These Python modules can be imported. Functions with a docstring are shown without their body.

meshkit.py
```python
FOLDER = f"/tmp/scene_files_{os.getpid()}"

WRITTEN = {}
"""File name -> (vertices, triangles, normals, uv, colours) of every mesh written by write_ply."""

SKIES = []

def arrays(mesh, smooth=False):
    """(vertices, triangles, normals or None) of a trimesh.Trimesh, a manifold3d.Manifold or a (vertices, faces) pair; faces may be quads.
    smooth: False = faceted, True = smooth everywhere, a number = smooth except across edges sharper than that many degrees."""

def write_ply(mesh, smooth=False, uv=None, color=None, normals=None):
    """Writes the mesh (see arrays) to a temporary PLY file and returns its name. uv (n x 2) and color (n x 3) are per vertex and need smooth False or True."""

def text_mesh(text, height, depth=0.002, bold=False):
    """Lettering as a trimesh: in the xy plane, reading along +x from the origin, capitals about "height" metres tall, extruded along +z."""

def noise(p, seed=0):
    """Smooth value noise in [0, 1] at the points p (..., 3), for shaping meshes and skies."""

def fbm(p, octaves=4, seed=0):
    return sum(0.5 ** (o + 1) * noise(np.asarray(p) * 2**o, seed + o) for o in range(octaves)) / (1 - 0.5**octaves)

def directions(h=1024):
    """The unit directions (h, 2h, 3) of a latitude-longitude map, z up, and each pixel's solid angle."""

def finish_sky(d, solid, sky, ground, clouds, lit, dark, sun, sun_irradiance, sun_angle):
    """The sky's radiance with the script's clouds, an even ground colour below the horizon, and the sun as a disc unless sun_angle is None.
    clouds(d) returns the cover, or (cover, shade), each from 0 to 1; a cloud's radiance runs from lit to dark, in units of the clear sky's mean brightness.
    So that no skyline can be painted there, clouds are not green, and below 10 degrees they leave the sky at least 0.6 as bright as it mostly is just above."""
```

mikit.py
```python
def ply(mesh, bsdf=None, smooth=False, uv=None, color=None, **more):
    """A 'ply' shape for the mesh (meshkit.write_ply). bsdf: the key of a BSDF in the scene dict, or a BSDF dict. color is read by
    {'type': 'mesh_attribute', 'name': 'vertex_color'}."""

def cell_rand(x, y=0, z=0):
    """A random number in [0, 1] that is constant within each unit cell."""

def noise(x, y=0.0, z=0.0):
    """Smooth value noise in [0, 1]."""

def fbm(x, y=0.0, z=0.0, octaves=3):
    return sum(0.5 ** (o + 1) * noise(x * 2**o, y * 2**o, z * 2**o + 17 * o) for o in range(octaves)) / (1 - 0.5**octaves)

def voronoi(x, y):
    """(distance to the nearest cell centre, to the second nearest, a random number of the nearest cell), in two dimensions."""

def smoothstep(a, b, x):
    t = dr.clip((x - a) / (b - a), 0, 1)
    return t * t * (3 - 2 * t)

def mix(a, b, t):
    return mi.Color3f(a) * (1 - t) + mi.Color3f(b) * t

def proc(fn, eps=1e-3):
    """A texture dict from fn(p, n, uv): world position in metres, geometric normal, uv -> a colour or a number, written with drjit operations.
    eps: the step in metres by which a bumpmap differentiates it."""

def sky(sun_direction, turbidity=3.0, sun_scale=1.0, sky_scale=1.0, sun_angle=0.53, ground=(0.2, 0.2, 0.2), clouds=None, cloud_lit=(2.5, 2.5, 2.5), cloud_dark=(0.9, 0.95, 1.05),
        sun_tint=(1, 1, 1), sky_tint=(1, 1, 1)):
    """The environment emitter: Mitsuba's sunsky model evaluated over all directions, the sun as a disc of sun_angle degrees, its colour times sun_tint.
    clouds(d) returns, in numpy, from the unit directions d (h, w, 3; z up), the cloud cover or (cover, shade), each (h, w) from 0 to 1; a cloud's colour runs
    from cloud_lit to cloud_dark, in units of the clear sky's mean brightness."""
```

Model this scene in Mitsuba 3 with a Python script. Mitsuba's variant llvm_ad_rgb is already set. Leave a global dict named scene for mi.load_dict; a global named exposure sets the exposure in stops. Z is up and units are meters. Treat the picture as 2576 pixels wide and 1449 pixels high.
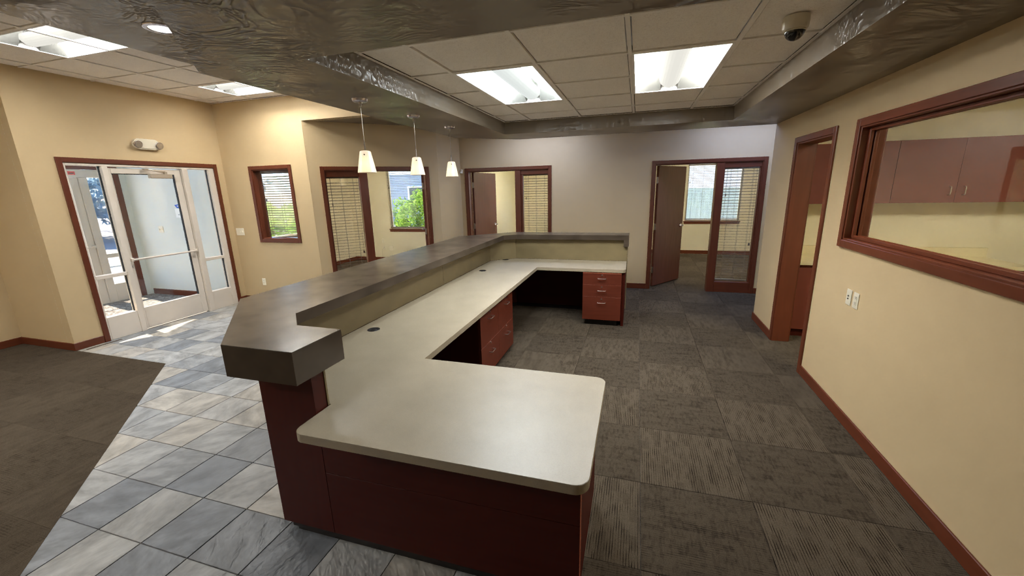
import math
import numpy as np
import trimesh
import mitsuba as mi
import drjit as dr
import mikit
from mikit import proc, noise, fbm, smoothstep, mix, cell_rand
from shapely.geometry import Polygon, box as sbox, LineString
from shapely.ops import unary_union

T = mi.ScalarTransform4f
scene, labels = {}, {}
rng = np.random.default_rng(7)

# ------------------------------------------------------------------ camera, sky, exposure
exposure = 1.25
EYE = np.array([0.0, 0.0, 1.75])
FOV = 2 * math.degrees(math.atan(1288 / 1022.677))
FWD = np.array([0.285728, 0.928039, -0.238681])
UPV = np.array([0.093557, 0.221094, 0.970755])


def _cam():
    yaw, pitch, roll = 0.298665493, 0.241005566, -0.024390338
    base = np.array([[1, 0, 0], [0, 0, -1], [0, 1, 0.0]])
    c, s = math.cos, math.sin
    ry = np.array([[c(yaw), 0, s(yaw)], [0, 1, 0], [-s(yaw), 0, c(yaw)]])
    rx = np.array([[1, 0, 0], [0, c(pitch), -s(pitch)], [0, s(pitch), c(pitch)]])
    rz = np.array([[c(roll), -s(roll), 0], [s(roll), c(roll), 0], [0, 0, 1]])
    return rz @ rx @ ry @ base


R = _cam()
FWD, UPV = R[2], -R[1]
scene['camera'] = {'type': 'perspective', 'fov': FOV, 'fov_axis': 'x', 'near_clip': 0.02, 'far_clip': 500.0,
                   'to_world': T().look_at(origin=EYE.tolist(), target=(EYE + FWD).tolist(), up=UPV.tolist())}
SUN = (-1.0, 0.2, 1.587)
scene['sky'] = mikit.sky(SUN, turbidity=3.0, sun_scale=9.0, sky_scale=9.0, sky_tint=(0.80, 1.0, 1.12), ground=(0.22, 0.21, 0.19))

COOL = (0.93, 1.0, 1.02)
WARM = (1.0, 0.99, 0.95)
LAMP = 22.0


def rgb(*c):
    return {'type': 'rgb', 'value': [float(v) for v in c]}


def srgb(r, g, b):
    f = lambda v: (v / 255 / 12.92) if v / 255 < 0.04045 else ((v / 255 + 0.055) / 1.055) ** 2.4
    return (f(r), f(g), f(b))


def C3(c):
    return mi.Color3f(*[float(v) for v in c])


# ------------------------------------------------------------------ materials
def mat(key, d, two=True):
    scene[key] = {'type': 'twosided', 'b': d} if two else d
    return key


def principled(col, rough=0.5, **k):
    return {'type': 'principled', 'base_color': col if isinstance(col, dict) else rgb(*col), 'roughness': rough, **k}


def bump(b, fn, scale, eps=1e-3):
    return {'type': 'bumpmap', 'arbitrary': proc(fn, eps=eps), 'scale': scale, 'bsdf': b}


WALLC = srgb(185, 163, 126)


def wall_col(p, n, uv):
    v = fbm(p.x * 1.3 + p.y * 1.1, p.z * 1.2, 3.0, 2)
    return mix(C3(WALLC) * 0.97, C3(WALLC) * 1.03, v)


mat('mat_wall', principled(proc(wall_col), 0.62, specular=0.3))
OFFC = srgb(214, 205, 178)
mat('mat_office_wall', principled(OFFC, 0.65, specular=0.3))
mat('mat_vestibule_wall', principled(srgb(210, 216, 212), 0.6, specular=0.3))
PLAST = srgb(108, 97, 82)


def plaster_col(p, n, uv):
    v = fbm(p.x * 3.1, p.y * 3.1, p.z * 3 + 7, 3)
    return mix(C3(PLAST) * 0.86, C3(PLAST) * 1.10, v)


def plaster_h(p, n, uv):
    wx = fbm(p.x * 3.1, p.y * 3.1, 4.0, 2) * 2.2
    wy = fbm(p.x * 3.1 + 31, p.y * 3.1, 9.0, 2) * 2.2
    a = noise(p.x * 19 + wx * 6, p.y * 50 + wy * 8, p.z * 25)
    ridge = 1 - dr.abs(2 * a - 1)
    b = noise(p.x * 36 + wx * 8, p.y * 80 + wy * 7, p.z * 40 + 5)
    gate = smoothstep(0.36, 0.60, noise(p.x * 3.6 + 3, p.y * 4.6, 2.0))
    return dr.power(ridge, 4) * (0.4 + 0.8 * gate) + 0.5 * b * (0.3 + gate) + 0.3 * noise(p.x * 16, p.y * 26, p.z * 9)


mat('mat_plaster', bump(principled(proc(plaster_col), 0.29, specular=0.5), plaster_h, 0.0042, eps=2e-3))


def acoustic_col(p, n, uv):
    v = noise(p.x * 260, p.y * 260, 1.0)
    w = fbm(p.x * 60, p.y * 60, 3.0, 2)
    return mix(C3(srgb(240, 236, 230)), C3(srgb(218, 212, 205)), smoothstep(0.62, 0.85, v) * 0.7 + 0.3 * w)


mat('mat_acoustic', principled(proc(acoustic_col), 0.9, specular=0.1))
mat('mat_grid', principled(srgb(238, 234, 228), 0.45))


def wood(base, axis, dark=0.72, rough=0.33, key=None, coat=0.3, spec=0.32):
    def f(p, n, uv):
        u, v, w = {'z': (p.x, p.y, p.z), 'x': (p.y, p.z, p.x), 'y': (p.x, p.z, p.y)}[axis]
        wv = fbm(u * 4, v * 4, w * 1.1, 2) * 2
        g = noise(u * 55 + wv * 3, v * 55 + wv * 3, w * 2.6)
        g2 = fbm(u * 160, v * 160, w * 9, 2)
        blot = fbm(u * 5 + 3, v * 5, w * 3, 3)
        t = 0.42 * g + 0.23 * g2 + 0.35 * blot
        return mix(C3(base) * dark, C3(base) * 1.22, t)
    return mat(key, principled(proc(f), rough, specular=spec, clearcoat=0.6 * coat, clearcoat_gloss=0.75))


CHERRY = srgb(88, 43, 26)
for ax in 'xyz':
    wood(CHERRY, ax, key=f'mat_cherry_{ax}')
VENEER = srgb(60, 15, 6)
for ax in 'xz':
    wood(VENEER, ax, dark=0.88, rough=0.5, key=f'mat_veneer_{ax}', coat=0.0, spec=0.2)
wood(srgb(80, 33, 20), 'x', dark=0.88, rough=0.42, key='mat_drawer', coat=0.1)
mat('mat_veneer_edge', principled(srgb(150, 84, 58), 0.4))
DOORC = srgb(98, 58, 46)
wood(DOORC, 'z', dark=0.80, rough=0.38, key='mat_door', coat=0.15)


def laminate(key, base, var, rough, scale, coat=0.0, speck=0.0, spec=0.38):
    def f(p, n, uv):
        a = fbm(p.x * scale, p.y * scale, p.z * scale, 4)
        b = noise(p.x * 420, p.y * 420, p.z * 420)
        t = dr.clip((a - 0.5) * 1.6 + 0.5, 0, 1)
        return mix(C3(base) * (1 - var), C3(base) * (1 + var), t) * (1 - speck + 2 * speck * b)
    return mat(key, principled(proc(f), rough, specular=spec, clearcoat=coat, clearcoat_gloss=0.8))


laminate('mat_bar', srgb(66, 57, 48), 0.40, 0.24, 5.0)
laminate('mat_worktop', srgb(142, 131, 111), 0.05, 0.42, 9.0, speck=0.05, spec=0.75)
laminate('mat_back_panel', srgb(114, 101, 72), 0.10, 0.45, 7.0, speck=0.05)
laminate('mat_copy_counter', srgb(208, 196, 160), 0.04, 0.4, 9.0, speck=0.05)
laminate('mat_cabinet', srgb(98, 42, 29), 0.06, 0.6, 6.0)


def slate_col(p, n, uv):
    i, j = dr.floor((p.x + 3.056) / 0.331), dr.floor((p.y - 1.095) / 0.331)
    r, r2 = cell_rand(i, j, 3), cell_rand(i, j, 9)
    ang = cell_rand(i, j, 4) * 6.28
    u = p.x * dr.cos(ang) + p.y * dr.sin(ang)
    v = -p.x * dr.sin(ang) + p.y * dr.cos(ang)
    a = fbm(u * 7 + r * 40, v * 14 + r2 * 40, 1.0, 4)
    b = fbm(u * 34 + r * 9, v * 70, 2.0, 3)
    c1, c2, c3 = C3(srgb(112, 116, 121)), C3(srgb(150, 151, 150)), C3(srgb(158, 154, 146))
    base = mix(mix(c1, c2, smoothstep(0.15, 0.6, r)), c3, smoothstep(0.66, 0.95, r))
    t = dr.clip((a - 0.5) * 2.2 + 0.5, 0, 1) * 0.65 + b * 0.35
    return mix(base * 0.60, base * 1.26, t)


def slate_h(p, n, uv):
    i, j = dr.floor((p.x + 3.056) / 0.331), dr.floor((p.y - 1.095) / 0.331)
    r = cell_rand(i, j, 4)
    ang = r * 6.28
    u = p.x * dr.cos(ang) + p.y * dr.sin(ang)
    v = -p.x * dr.sin(ang) + p.y * dr.cos(ang)
    a = fbm(u * 9 + r * 30, v * 22, 1.0, 4)
    step = dr.floor(a * 9) / 9
    return 0.6 * a + 0.8 * step + 0.25 * noise(u * 60, v * 110, 3.0)


mat('mat_slate', bump(principled(proc(slate_col), 0.42, specular=0.4), slate_h, 0.008, eps=2e-3))
mat('mat_grout', principled(srgb(112, 108, 104), 0.9))


def carpet(key, gain, strong):
    LT, DK, MD = np.array(srgb(80, 71, 60)) * gain, np.array(srgb(35, 30, 26)) * gain, np.array(srgb(92, 82, 72)) * gain

    def f(p, n, uv):
        i, j = dr.floor((p.x - 0.095) / 0.605), dr.floor((p.y - 2.235) / 0.605)
        s = i + j
        odd = s - 2 * dr.floor(s * 0.5)
        u = dr.select(odd < 0.5, p.x, p.y)
        v = dr.select(odd < 0.5, p.y, p.x)
        row = dr.floor(u * 74)
        fr = u * 74 - row
        dash = noise(row * 7.3, v * 17 + 13 * cell_rand(row, 5), 1.0)
        line = smoothstep(0.40, 0.5, dr.abs(fr - 0.5) + 0.34 * (dash - 0.42))
        blk = cell_rand(dr.floor(u * 26), dr.floor(v * 11 + 3 * cell_rand(dr.floor(u * 26), 2)), 6)
        ln2 = smoothstep(0.55, 0.75, noise(u * 30, v * 100, 2.0)) * 0.5
        t_str = dr.clip(line + 0.25 * smoothstep(0.7, 0.9, blk), 0, 1)
        t_cal = dr.clip(0.26 + 0.16 * smoothstep(0.78, 0.86, blk) + 0.45 * line * smoothstep(0.5, 0.6, dash) + ln2 * 0.4, 0, 1)
        t = dr.select(odd < 0.5, t_str, t_cal)
        fine = noise(p.x * 330, p.y * 330, 2.0)
        col = mix(C3(LT), C3(DK), t * strong + (1 - strong) * 0.45)
        return col * (0.80 + 0.4 * fine)

    mat(key, {'type': 'diffuse', 'reflectance': proc(f)})


carpet('mat_carpet', 1.0, 0.95)
carpet('mat_carpet_lobby', 1.05, 0.55)
mat('mat_subfloor', principled(srgb(70, 64, 58), 0.9))


def mat_fn(p, n, uv):
    g = noise(p.x * 90, p.y * 260, 1.0)
    w = smoothstep(0.45, 0.6, noise(p.x * 30 + 4 * noise(p.x * 12, p.y * 12, 3.0), p.y * 30, 5.0))
    return mix(C3(srgb(74, 72, 72)), C3(srgb(140, 138, 134)), 0.5 * g + 0.5 * w)


mat('mat_entrance_mat', {'type': 'diffuse', 'reflectance': proc(mat_fn)})
mat('mat_white_metal', principled(srgb(205, 196, 184), 0.38, specular=0.5))
mat('mat_gasket', principled(srgb(22, 24, 28), 0.6))
mat('mat_plate', principled(srgb(226, 218, 196), 0.4))
mat('mat_plate_dark', principled(srgb(70, 62, 54), 0.5))
mat('mat_plastic_white', principled(srgb(206, 198, 178), 0.4))
mat('mat_chrome', {'type': 'roughconductor', 'material': 'Cr', 'alpha': 0.12})
mat('mat_nickel', principled(srgb(196, 190, 184), 0.28, metallic=1.0))
mat('mat_closer', principled(srgb(168, 156, 138), 0.42, metallic=0.5))
mat('mat_black_gloss', principled(srgb(12, 12, 15), 0.06, specular=0.6))
mat('mat_black', principled(srgb(14, 13, 13), 0.55))
mat('mat_slat', principled(srgb(112, 102, 92), 0.25))
mat('mat_cord', principled(srgb(120, 112, 100), 0.7))
mat('mat_headrail', principled(srgb(60, 42, 34), 0.5))
mat('mat_blue', principled(srgb(36, 86, 190), 0.5))
mat('mat_paper', principled(srgb(236, 240, 238), 0.7))
mat('mat_print', principled(srgb(70, 86, 96), 0.7))
mat('mat_red_sign', principled(srgb(206, 70, 66), 0.5))
mat('mat_glass', {'type': 'thindielectric', 'int_ior': 1.42}, two=False)
mat('mat_clear_glass', {'type': 'thindielectric', 'int_ior': 1.28}, two=False)
mat('mat_reflector', {'type': 'diffuse', 'reflectance': rgb(0.9, 0.9, 0.88)})


# ------------------------------------------------------------------ mesh helpers
def hull_topology():
    pts = []
    for sx in (-1, 1):
        for sy in (-1, 1):
            for sz in (-1, 1):
                for k in range(3):
                    q = np.array([sx, sy, sz], float) * 0.8
                    q[k] = (sx, sy, sz)[k]
                    pts.append((sx, sy, sz, k, q))
    V = np.array([p[4] for p in pts])
    h = trimesh.convex.convex_hull(V)
    idx = [int(np.argmin(np.linalg.norm(V - v, axis=1))) for v in h.vertices]
    return [pts[i][:4] for i in idx], np.array(h.faces)


_CH, _CF = hull_topology()
_CS = np.array([c[:3] for c in _CH], float)
_CK = np.array([c[3] for c in _CH])
_BV = np.array([[x, y, z] for x in (0, 1) for y in (0, 1) for z in (0, 1)], float)
_BF = np.array([[0, 1, 3], [0, 3, 2], [4, 6, 7], [4, 7, 5], [0, 4, 5], [0, 5, 1], [2, 3, 7], [2, 7, 6], [0, 2, 6], [0, 6, 4], [1, 5, 7], [1, 7, 3]])


def bx(x0, x1, y0, y1, z0, z1, c=0.0):
    lo = np.array([min(x0, x1), min(y0, y1), min(z0, z1)], float)
    hi = np.array([max(x0, x1), max(y0, y1), max(z0, z1)], float)
    c = min(c, 0.45 * float((hi - lo).min()))
    if c <= 0:
        return lo + _BV * (hi - lo), _BF.copy()
    ctr, hf = (lo + hi) / 2, (hi - lo) / 2
    v = _CS * (hf - c)
    v[np.arange(len(v)), _CK] = (_CS * hf)[np.arange(len(v)), _CK]
    return ctr + v, _CF.copy()


def cat(parts):
    V, F, n = [], [], 0
    for v, f in parts:
        V.append(v)
        F.append(np.asarray(f) + n)
        n += len(v)
    return np.vstack(V), np.vstack(F)


def ext(poly, z0, z1):
    geoms = getattr(poly, 'geoms', [poly])
    out = []
    for g in geoms:
        if g.area < 1e-7:
            continue
        m = trimesh.creation.extrude_polygon(g, z1 - z0, engine='earcut')
        out.append((np.array(m.vertices) + [0, 0, z0], np.array(m.faces)))
    return cat(out)


def tf(mesh, M):
    v, f = mesh
    M = np.asarray(M, float)
    v = v @ M[:3, :3].T + M[:3, 3]
    if np.linalg.det(M[:3, :3]) < 0:
        f = f[:, ::-1]
    return v, f


def cyl(p0, p1, r0, r1=None, n=20, caps=True):
    r1 = r0 if r1 is None else r1
    p0, p1 = np.array(p0, float), np.array(p1, float)
    d = (p1 - p0) / np.linalg.norm(p1 - p0)
    a = np.cross(d, [0, 0, 1.0] if abs(d[2]) < 0.9 else [1.0, 0, 0])
    a /= np.linalg.norm(a)
    b = np.cross(d, a)
    t = np.arange(n) * 2 * np.pi / n
    ring = np.cos(t)[:, None] * a + np.sin(t)[:, None] * b
    V = np.vstack([p0 + ring * r0, p1 + ring * r1, p0, p1])
    i = np.arange(n)
    j = (i + 1) % n
    F = [np.stack([i, j, j + n], 1), np.stack([i, j + n, i + n], 1)]
    if caps:
        F += [np.stack([j, i, i * 0 + 2 * n], 1), np.stack([i + n, j + n, i * 0 + 2 * n + 1], 1)]
    return V, np.vstack(F)


def tube(pts, r, n=8):
    pts = np.array(pts, float)
    t = np.gradient(pts, axis=0)
    t /= np.linalg.norm(t, axis=1, keepdims=True)
    ref = np.array([0.13, 0.29, 0.95])
    a = np.cross(t, ref)
    a /= np.linalg.norm(a, axis=1, keepdims=True)
    b = np.cross(t, a)
    ang = np.arange(n) * 2 * np.pi / n
    V = (pts[:, None] + r * (np.cos(ang)[None, :, None] * a[:, None] + np.sin(ang)[None, :, None] * b[:, None])).reshape(-1, 3)
    F = []
    for k in range(len(pts) - 1):
        for i in range(n):
            j = (i + 1) % n
            F += [[k * n + i, k * n + j, (k + 1) * n + j], [k * n + i, (k + 1) * n + j, (k + 1) * n + i]]
    m = len(pts) - 1
    for i in range(1, n - 1):
        F += [[0, i + 1, i], [m * n, m * n + i, m * n + i + 1]]
    return V, np.array(F)


def lathe(prof, n=28, center=(0, 0, 0)):
    prof = np.array(prof, float)
    t = np.arange(n) * 2 * np.pi / n
    V = np.stack([prof[:, None, 0] * np.cos(t), prof[:, None, 0] * np.sin(t), np.broadcast_to(prof[:, None, 1], (len(prof), n))], -1).reshape(-1, 3)
    F = []
    for k in range(len(prof) - 1):
        for i in range(n):
            j = (i + 1) % n
            F += [[k * n + i, k * n + j, (k + 1) * n + j], [k * n + i, (k + 1) * n + j, (k + 1) * n + i]]
    return V + np.array(center), np.array(F)


class Fr:
    """A wall's frame: u along it, d out of it into the room, z up."""

    def __init__(s, o, u, n):
        s.o, s.u, s.n = np.array(o, float), np.array(u, float), np.array(n, float)
        s.M = np.eye(4)
        s.M[:2, 0], s.M[:2, 1], s.M[2, 2], s.M[:2, 3] = s.u, s.n, 1, s.o
        s.M[2, 0] = s.M[2, 1] = 0
        s.M[2, 2] = 1

    def __call__(s, mesh):
        return tf(mesh, s.M)

    def b(s, u0, u1, d0, d1, z0, z1, c=0.0):
        return s(bx(u0, u1, d0, d1, z0, z1, c))

    def pt(s, u, d, z):
        return s.M[:3, :3] @ np.array([u, d, z]) + s.M[:3, 3]

    def plate(s, poly, d0, d1):
        """A polygon in (u, z) given thickness from d0 to d1."""
        v, f = ext(poly, d0, d1)
        return s((v[:, [0, 2, 1]], f[:, ::-1]))


NUM = {}


def numbered(key):
    if key not in NUM:
        NUM[key] = 0
        return key
    NUM[key] += 1
    return f'{key}_{NUM[key]:03d}'


def add(key, mesh, m, label=None, smooth=False, **more):
    """One part (key holds '__') or one thing that is a single mesh."""
    key = numbered(key)
    scene[key] = mikit.ply(mesh, m, smooth=smooth, **more)
    if label:
        labels[key] = {'label': label}
    return key


def share(key, ply_dict, to_world):
    key = numbered(key)
    scene[key] = {**ply_dict, 'to_world': to_world}
    return key


def thing(name, label, cat_, group=None):
    key = numbered(name)
    labels[key] = {'label': label, 'category': cat_}
    if group:
        labels[key]['group'] = group
    return key


def single(name, mesh, m, label, cat_, group=None, **more):
    key = add(name, mesh, m, **more)
    labels[key] = {'label': label, 'category': cat_}
    if group:
        labels[key]['group'] = group
    return key


def struct(key, label=None, kind='structure'):
    labels[key] = {'kind': kind}
    if label:
        labels[key]['label'] = label
    return key


def wall(key, fr, u0, u1, z0, z1, holes=(), thick=0.14, m='mat_wall', label=None, poly=None, back=None):
    P = poly if poly is not None else sbox(u0, z0, u1, z1)
    for h in holes:
        P = P.difference(sbox(h[0], h[2], h[1], h[3]))
    add(key, fr.plate(P, -thick, 0), m)
    struct(key, label)
    if back:
        add(key + '__back_face', fr.plate(P, -thick - 0.002, -thick - 0.0005), back)


RW = Fr((1.529, 0), (0, 1), (-1, 0))
FW = Fr((0, 7.22), (1, 0), (0, -1))
W1 = Fr((0, 5.083), (1, 0), (0, -1))
LW = Fr((-6.287, 0), (0, 1), (1, 0))
_h = math.sqrt(0.5)
W2 = Fr((-4.657, 5.083), (_h, _h), (_h, -_h))

# ------------------------------------------------------------------ the setting: walls
RW_HOLES = [(4.165, 5.008, 0.0, 2.126), (1.90, 3.722, 1.305, 2.123)]
wall('wall_right', RW, -2.5, 5.81, 0, 2.76, RW_HOLES, thick=0.145, back='mat_office_wall', label='tan right wall with a cased opening and a wide interior window')
FW_HOLES = [(-3.028, -1.505, 0, 2.065), (0.25, 1.797, 0, 2.065)]
wall('wall_far', FW, -3.17, 5.0, 0, 2.76, FW_HOLES, back='mat_office_wall', label='far wall with two office doors and their sidelights')
wall('wall_entry', W1, -6.287, -4.655, 0, 3.3, [(-5.715, -5.005, 1.05, 2.115)], label='tan wall with the small framed window beside the entrance')
add('wall_entry__header', W1.b(-4.655, -3.30, -0.14, 0, 2.757, 3.3), 'mat_wall')
WU = 1.985
wall('wall_diagonal', W2, 0.0, WU, 0, 2.757, [(0.213, 1.765, 0, 2.073)], back='mat_office_wall', label='angled wall with an office door and blind-covered sidelight')
e = W2.pt(WU, 0, 0)
_r = np.array([-3.168 - e[0], 7.22 - e[1]])
RJL = float(np.linalg.norm(_r))
_r /= RJL
RJ = Fr(e[:2], _r, (_r[1], -_r[0]))
wall('wall_return', RJ, 0.0, RJL, 0, 2.757, thick=0.12, m='mat_wall', label='short return wall between the angled wall and the far wall')
LW_HOLES = [(3.135, 4.915, 0, 2.155)]
wall('wall_left', LW, 2.81, 5.083, 0, 4.7, LW_HOLES, thick=0.12, back='mat_vestibule_wall', label='tan wall around the glazed entrance')
add('wall_left__pier', bx(-7.30, -6.407, 2.81, 2.95, 0, 3.3), 'mat_wall')
add('wall_left__setback', bx(-7.44, -7.30, -2.5, 2.95, 0, 3.3), 'mat_wall')
# behind the camera
wall('wall_rear', Fr((0, -2.5), (-1, 0), (0, 1)), -1.8, 7.5, 0, 3.3, thick=0.1)
# corridor end
wall('wall_corridor', Fr((5.0, 0), (0, 1), (-1, 0)), 5.8, 7.3, 0, 2.76, [(6.1, 7.0, 0.1, 2.2)], thick=0.1)
add('wall_corridor__glass_pane', Fr((5.05, 0), (0, 1), (-1, 0)).b(6.1, 7.0, -0.003, 0.003, 0.1, 2.2), 'mat_glass')

# baseboards
BH, BT = 0.09, 0.014


def baseboard(key, pieces, label=None):
    struct(key, label)
    for k, (fr, u0, u1) in enumerate(pieces):
        prof = cat([fr.b(u0, u1, 0.0005, BT, 0.0, BH, 0.003)])
        add(key if k == 0 else key + '__run', prof, 'mat_cherry_y' if abs(fr.u[1]) > 0.7 else 'mat_cherry_x')


CORN = Fr((-7.30, 2.81), (1, 0), (0, -1))
baseboard('baseboard_right', [(RW, -2.4, 4.112), (RW, 5.058, 5.81 + BT)], 'cherry baseboard along the right wall')
baseboard('baseboard_far', [(FW, -3.17, -3.082), (FW, -1.45, 0.196), (FW, 1.85, 5.0)], 'cherry baseboard along the far wall')
baseboard('baseboard_entry', [(W1, -6.287, -4.655)], 'cherry baseboard below the small framed window')
baseboard('baseboard_diagonal', [(W2, 0, 0.157), (W2, 1.821, WU), (RJ, 0.0, RJL)], 'cherry baseboard of the angled wall')
baseboard('baseboard_left', [(LW, 2.81 - BT, 3.087), (CORN, 0, 1.013 + BT), (Fr((-7.30, 0), (0, 1), (1, 0)), -2.4, 2.81), (LW, 4.97, 5.083)], 'cherry baseboard beside the glazed entrance')

# ------------------------------------------------------------------ floor: slab, slate tiles, carpet tiles
FZ = -0.007
add('floor', bx(-7.4, 5.1, -2.6, 11.4, -0.10, FZ), 'mat_grout')
struct('floor', 'floor of grey slate-look tiles and brown carpet tiles')
tip = (-4.79, 2.80)
lobby_carpet = Polygon([(-7.30, -2.5), (-7.30, 2.81), (-6.30, 2.81), tip, (-4.79 + 3.4, 2.80 - 3.33), (-4.79 + 5.0, 2.80 - 4.9), (0.2, -2.5)])
desk_foot = Polygon([(-1.722, 1.40), (-2.21, 1.87), (-2.21, 5.30), (-1.70, 5.82), (-0.105, 5.82), (-0.105, 5.70), (-1.9, 5.70), (-2.0, 5.45), (-2.0, 2.05), (-1.40, 1.447)])
carpet_desk = Polygon([(-0.165, -2.5), (-0.165, 1.41), (-1.45, 1.41), (-2.05, 2.0), (-2.05, 5.5), (-1.75, 5.76), (-1.75, 5.96), (-3.02, 5.96), (-2.6, 6.6), (-3.14, 7.22), (-3.0, 7.22), (-3.0, 11.2), (3.3, 11.2), (3.3, 7.22), (4.98, 7.22), (4.98, 5.95),
                       (4.2, 5.95), (4.2, 0.5), (1.67, 0.5), (1.67, -2.5)])
tile_zone = Polygon([(-6.287, 2.81), (-6.287, 5.07), (-4.655, 5.07), (-3.3, 6.4), (-3.02, 5.96), (-2.2, 5.96), (-1.7, 5.0), (-1.7, 1.41), (-0.165, 1.41), (-0.165, -2.5), (-7.3, -2.5), (-7.3, 2.81)]).difference(lobby_carpet)
door_gap = sbox(-6.407, 3.135, -6.287, 4.915)
slate = {}


def grid_tiles(key, zone, x0, y0, pitch, gap, m, z0, z1, view=None, chamfer=0.0):
    zx0, zy0, zx1, zy1 = zone.bounds
    full = None
    for i in range(int(math.floor((zx0 - x0) / pitch)), int(math.ceil((zx1 - x0) / pitch))):
        for j in range(int(math.floor((zy0 - y0) / pitch)), int(math.ceil((zy1 - y0) / pitch))):
            cx, cy = x0 + i * pitch, y0 + j * pitch
            cell = sbox(cx + gap / 2, cy + gap / 2, cx + pitch - gap / 2, cy + pitch - gap / 2)
            if not zone.intersects(cell):
                continue
            g = zone.intersection(cell)
            if g.area < 2e-4:
                continue
            if view is not None and not view(cx + pitch / 2, cy + pitch / 2):
                STUFF.setdefault((key, m), []).append(ext(g, z0, z1))
                continue
            if g.area > 0.999 * cell.area:
                if full is None:
                    full = mikit.ply(bx(gap / 2, pitch - gap / 2, gap / 2, pitch - gap / 2, z0, z1, chamfer), m)
                share(key, full, T().translate([cx, cy, 0]))
            else:
                add(key, ext(g, z0, z1), m)


STUFF = {}


def in_view(x, y, z=0.0, margin=0.25):
    c = R @ (np.array([x, y, z]) - EYE)
    return c[2] > 0.3 and abs(c[0] / c[2]) < 1.26 + margin and abs(c[1] / c[2]) < 0.71 + margin


grid_tiles('floor__slate_tile', tile_zone, -3.056, 1.095, 0.331, 0.005, 'mat_slate', FZ, 0.0, view=lambda x, y: in_view(x, y) and not (x > -2.35 and 1.9 < y < 5.9), chamfer=0.0015)
grid_tiles('floor__carpet_tile', carpet_desk, 0.095, 2.235, 0.605, 0.0015, 'mat_carpet', FZ, 0.0, view=in_view, chamfer=0.0015)
grid_tiles('floor__lobby_carpet_tile', lobby_carpet, 0.095, 2.235, 0.605, 0.0008, 'mat_carpet_lobby', FZ, 0.001, view=in_view)
for (k, m), ms in STUFF.items():
    kk = add(k.replace('_tile', '_surface'), cat(ms), m)
    labels[kk] = {'kind': 'stuff', 'label': 'floor tiles outside the view'}
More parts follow.
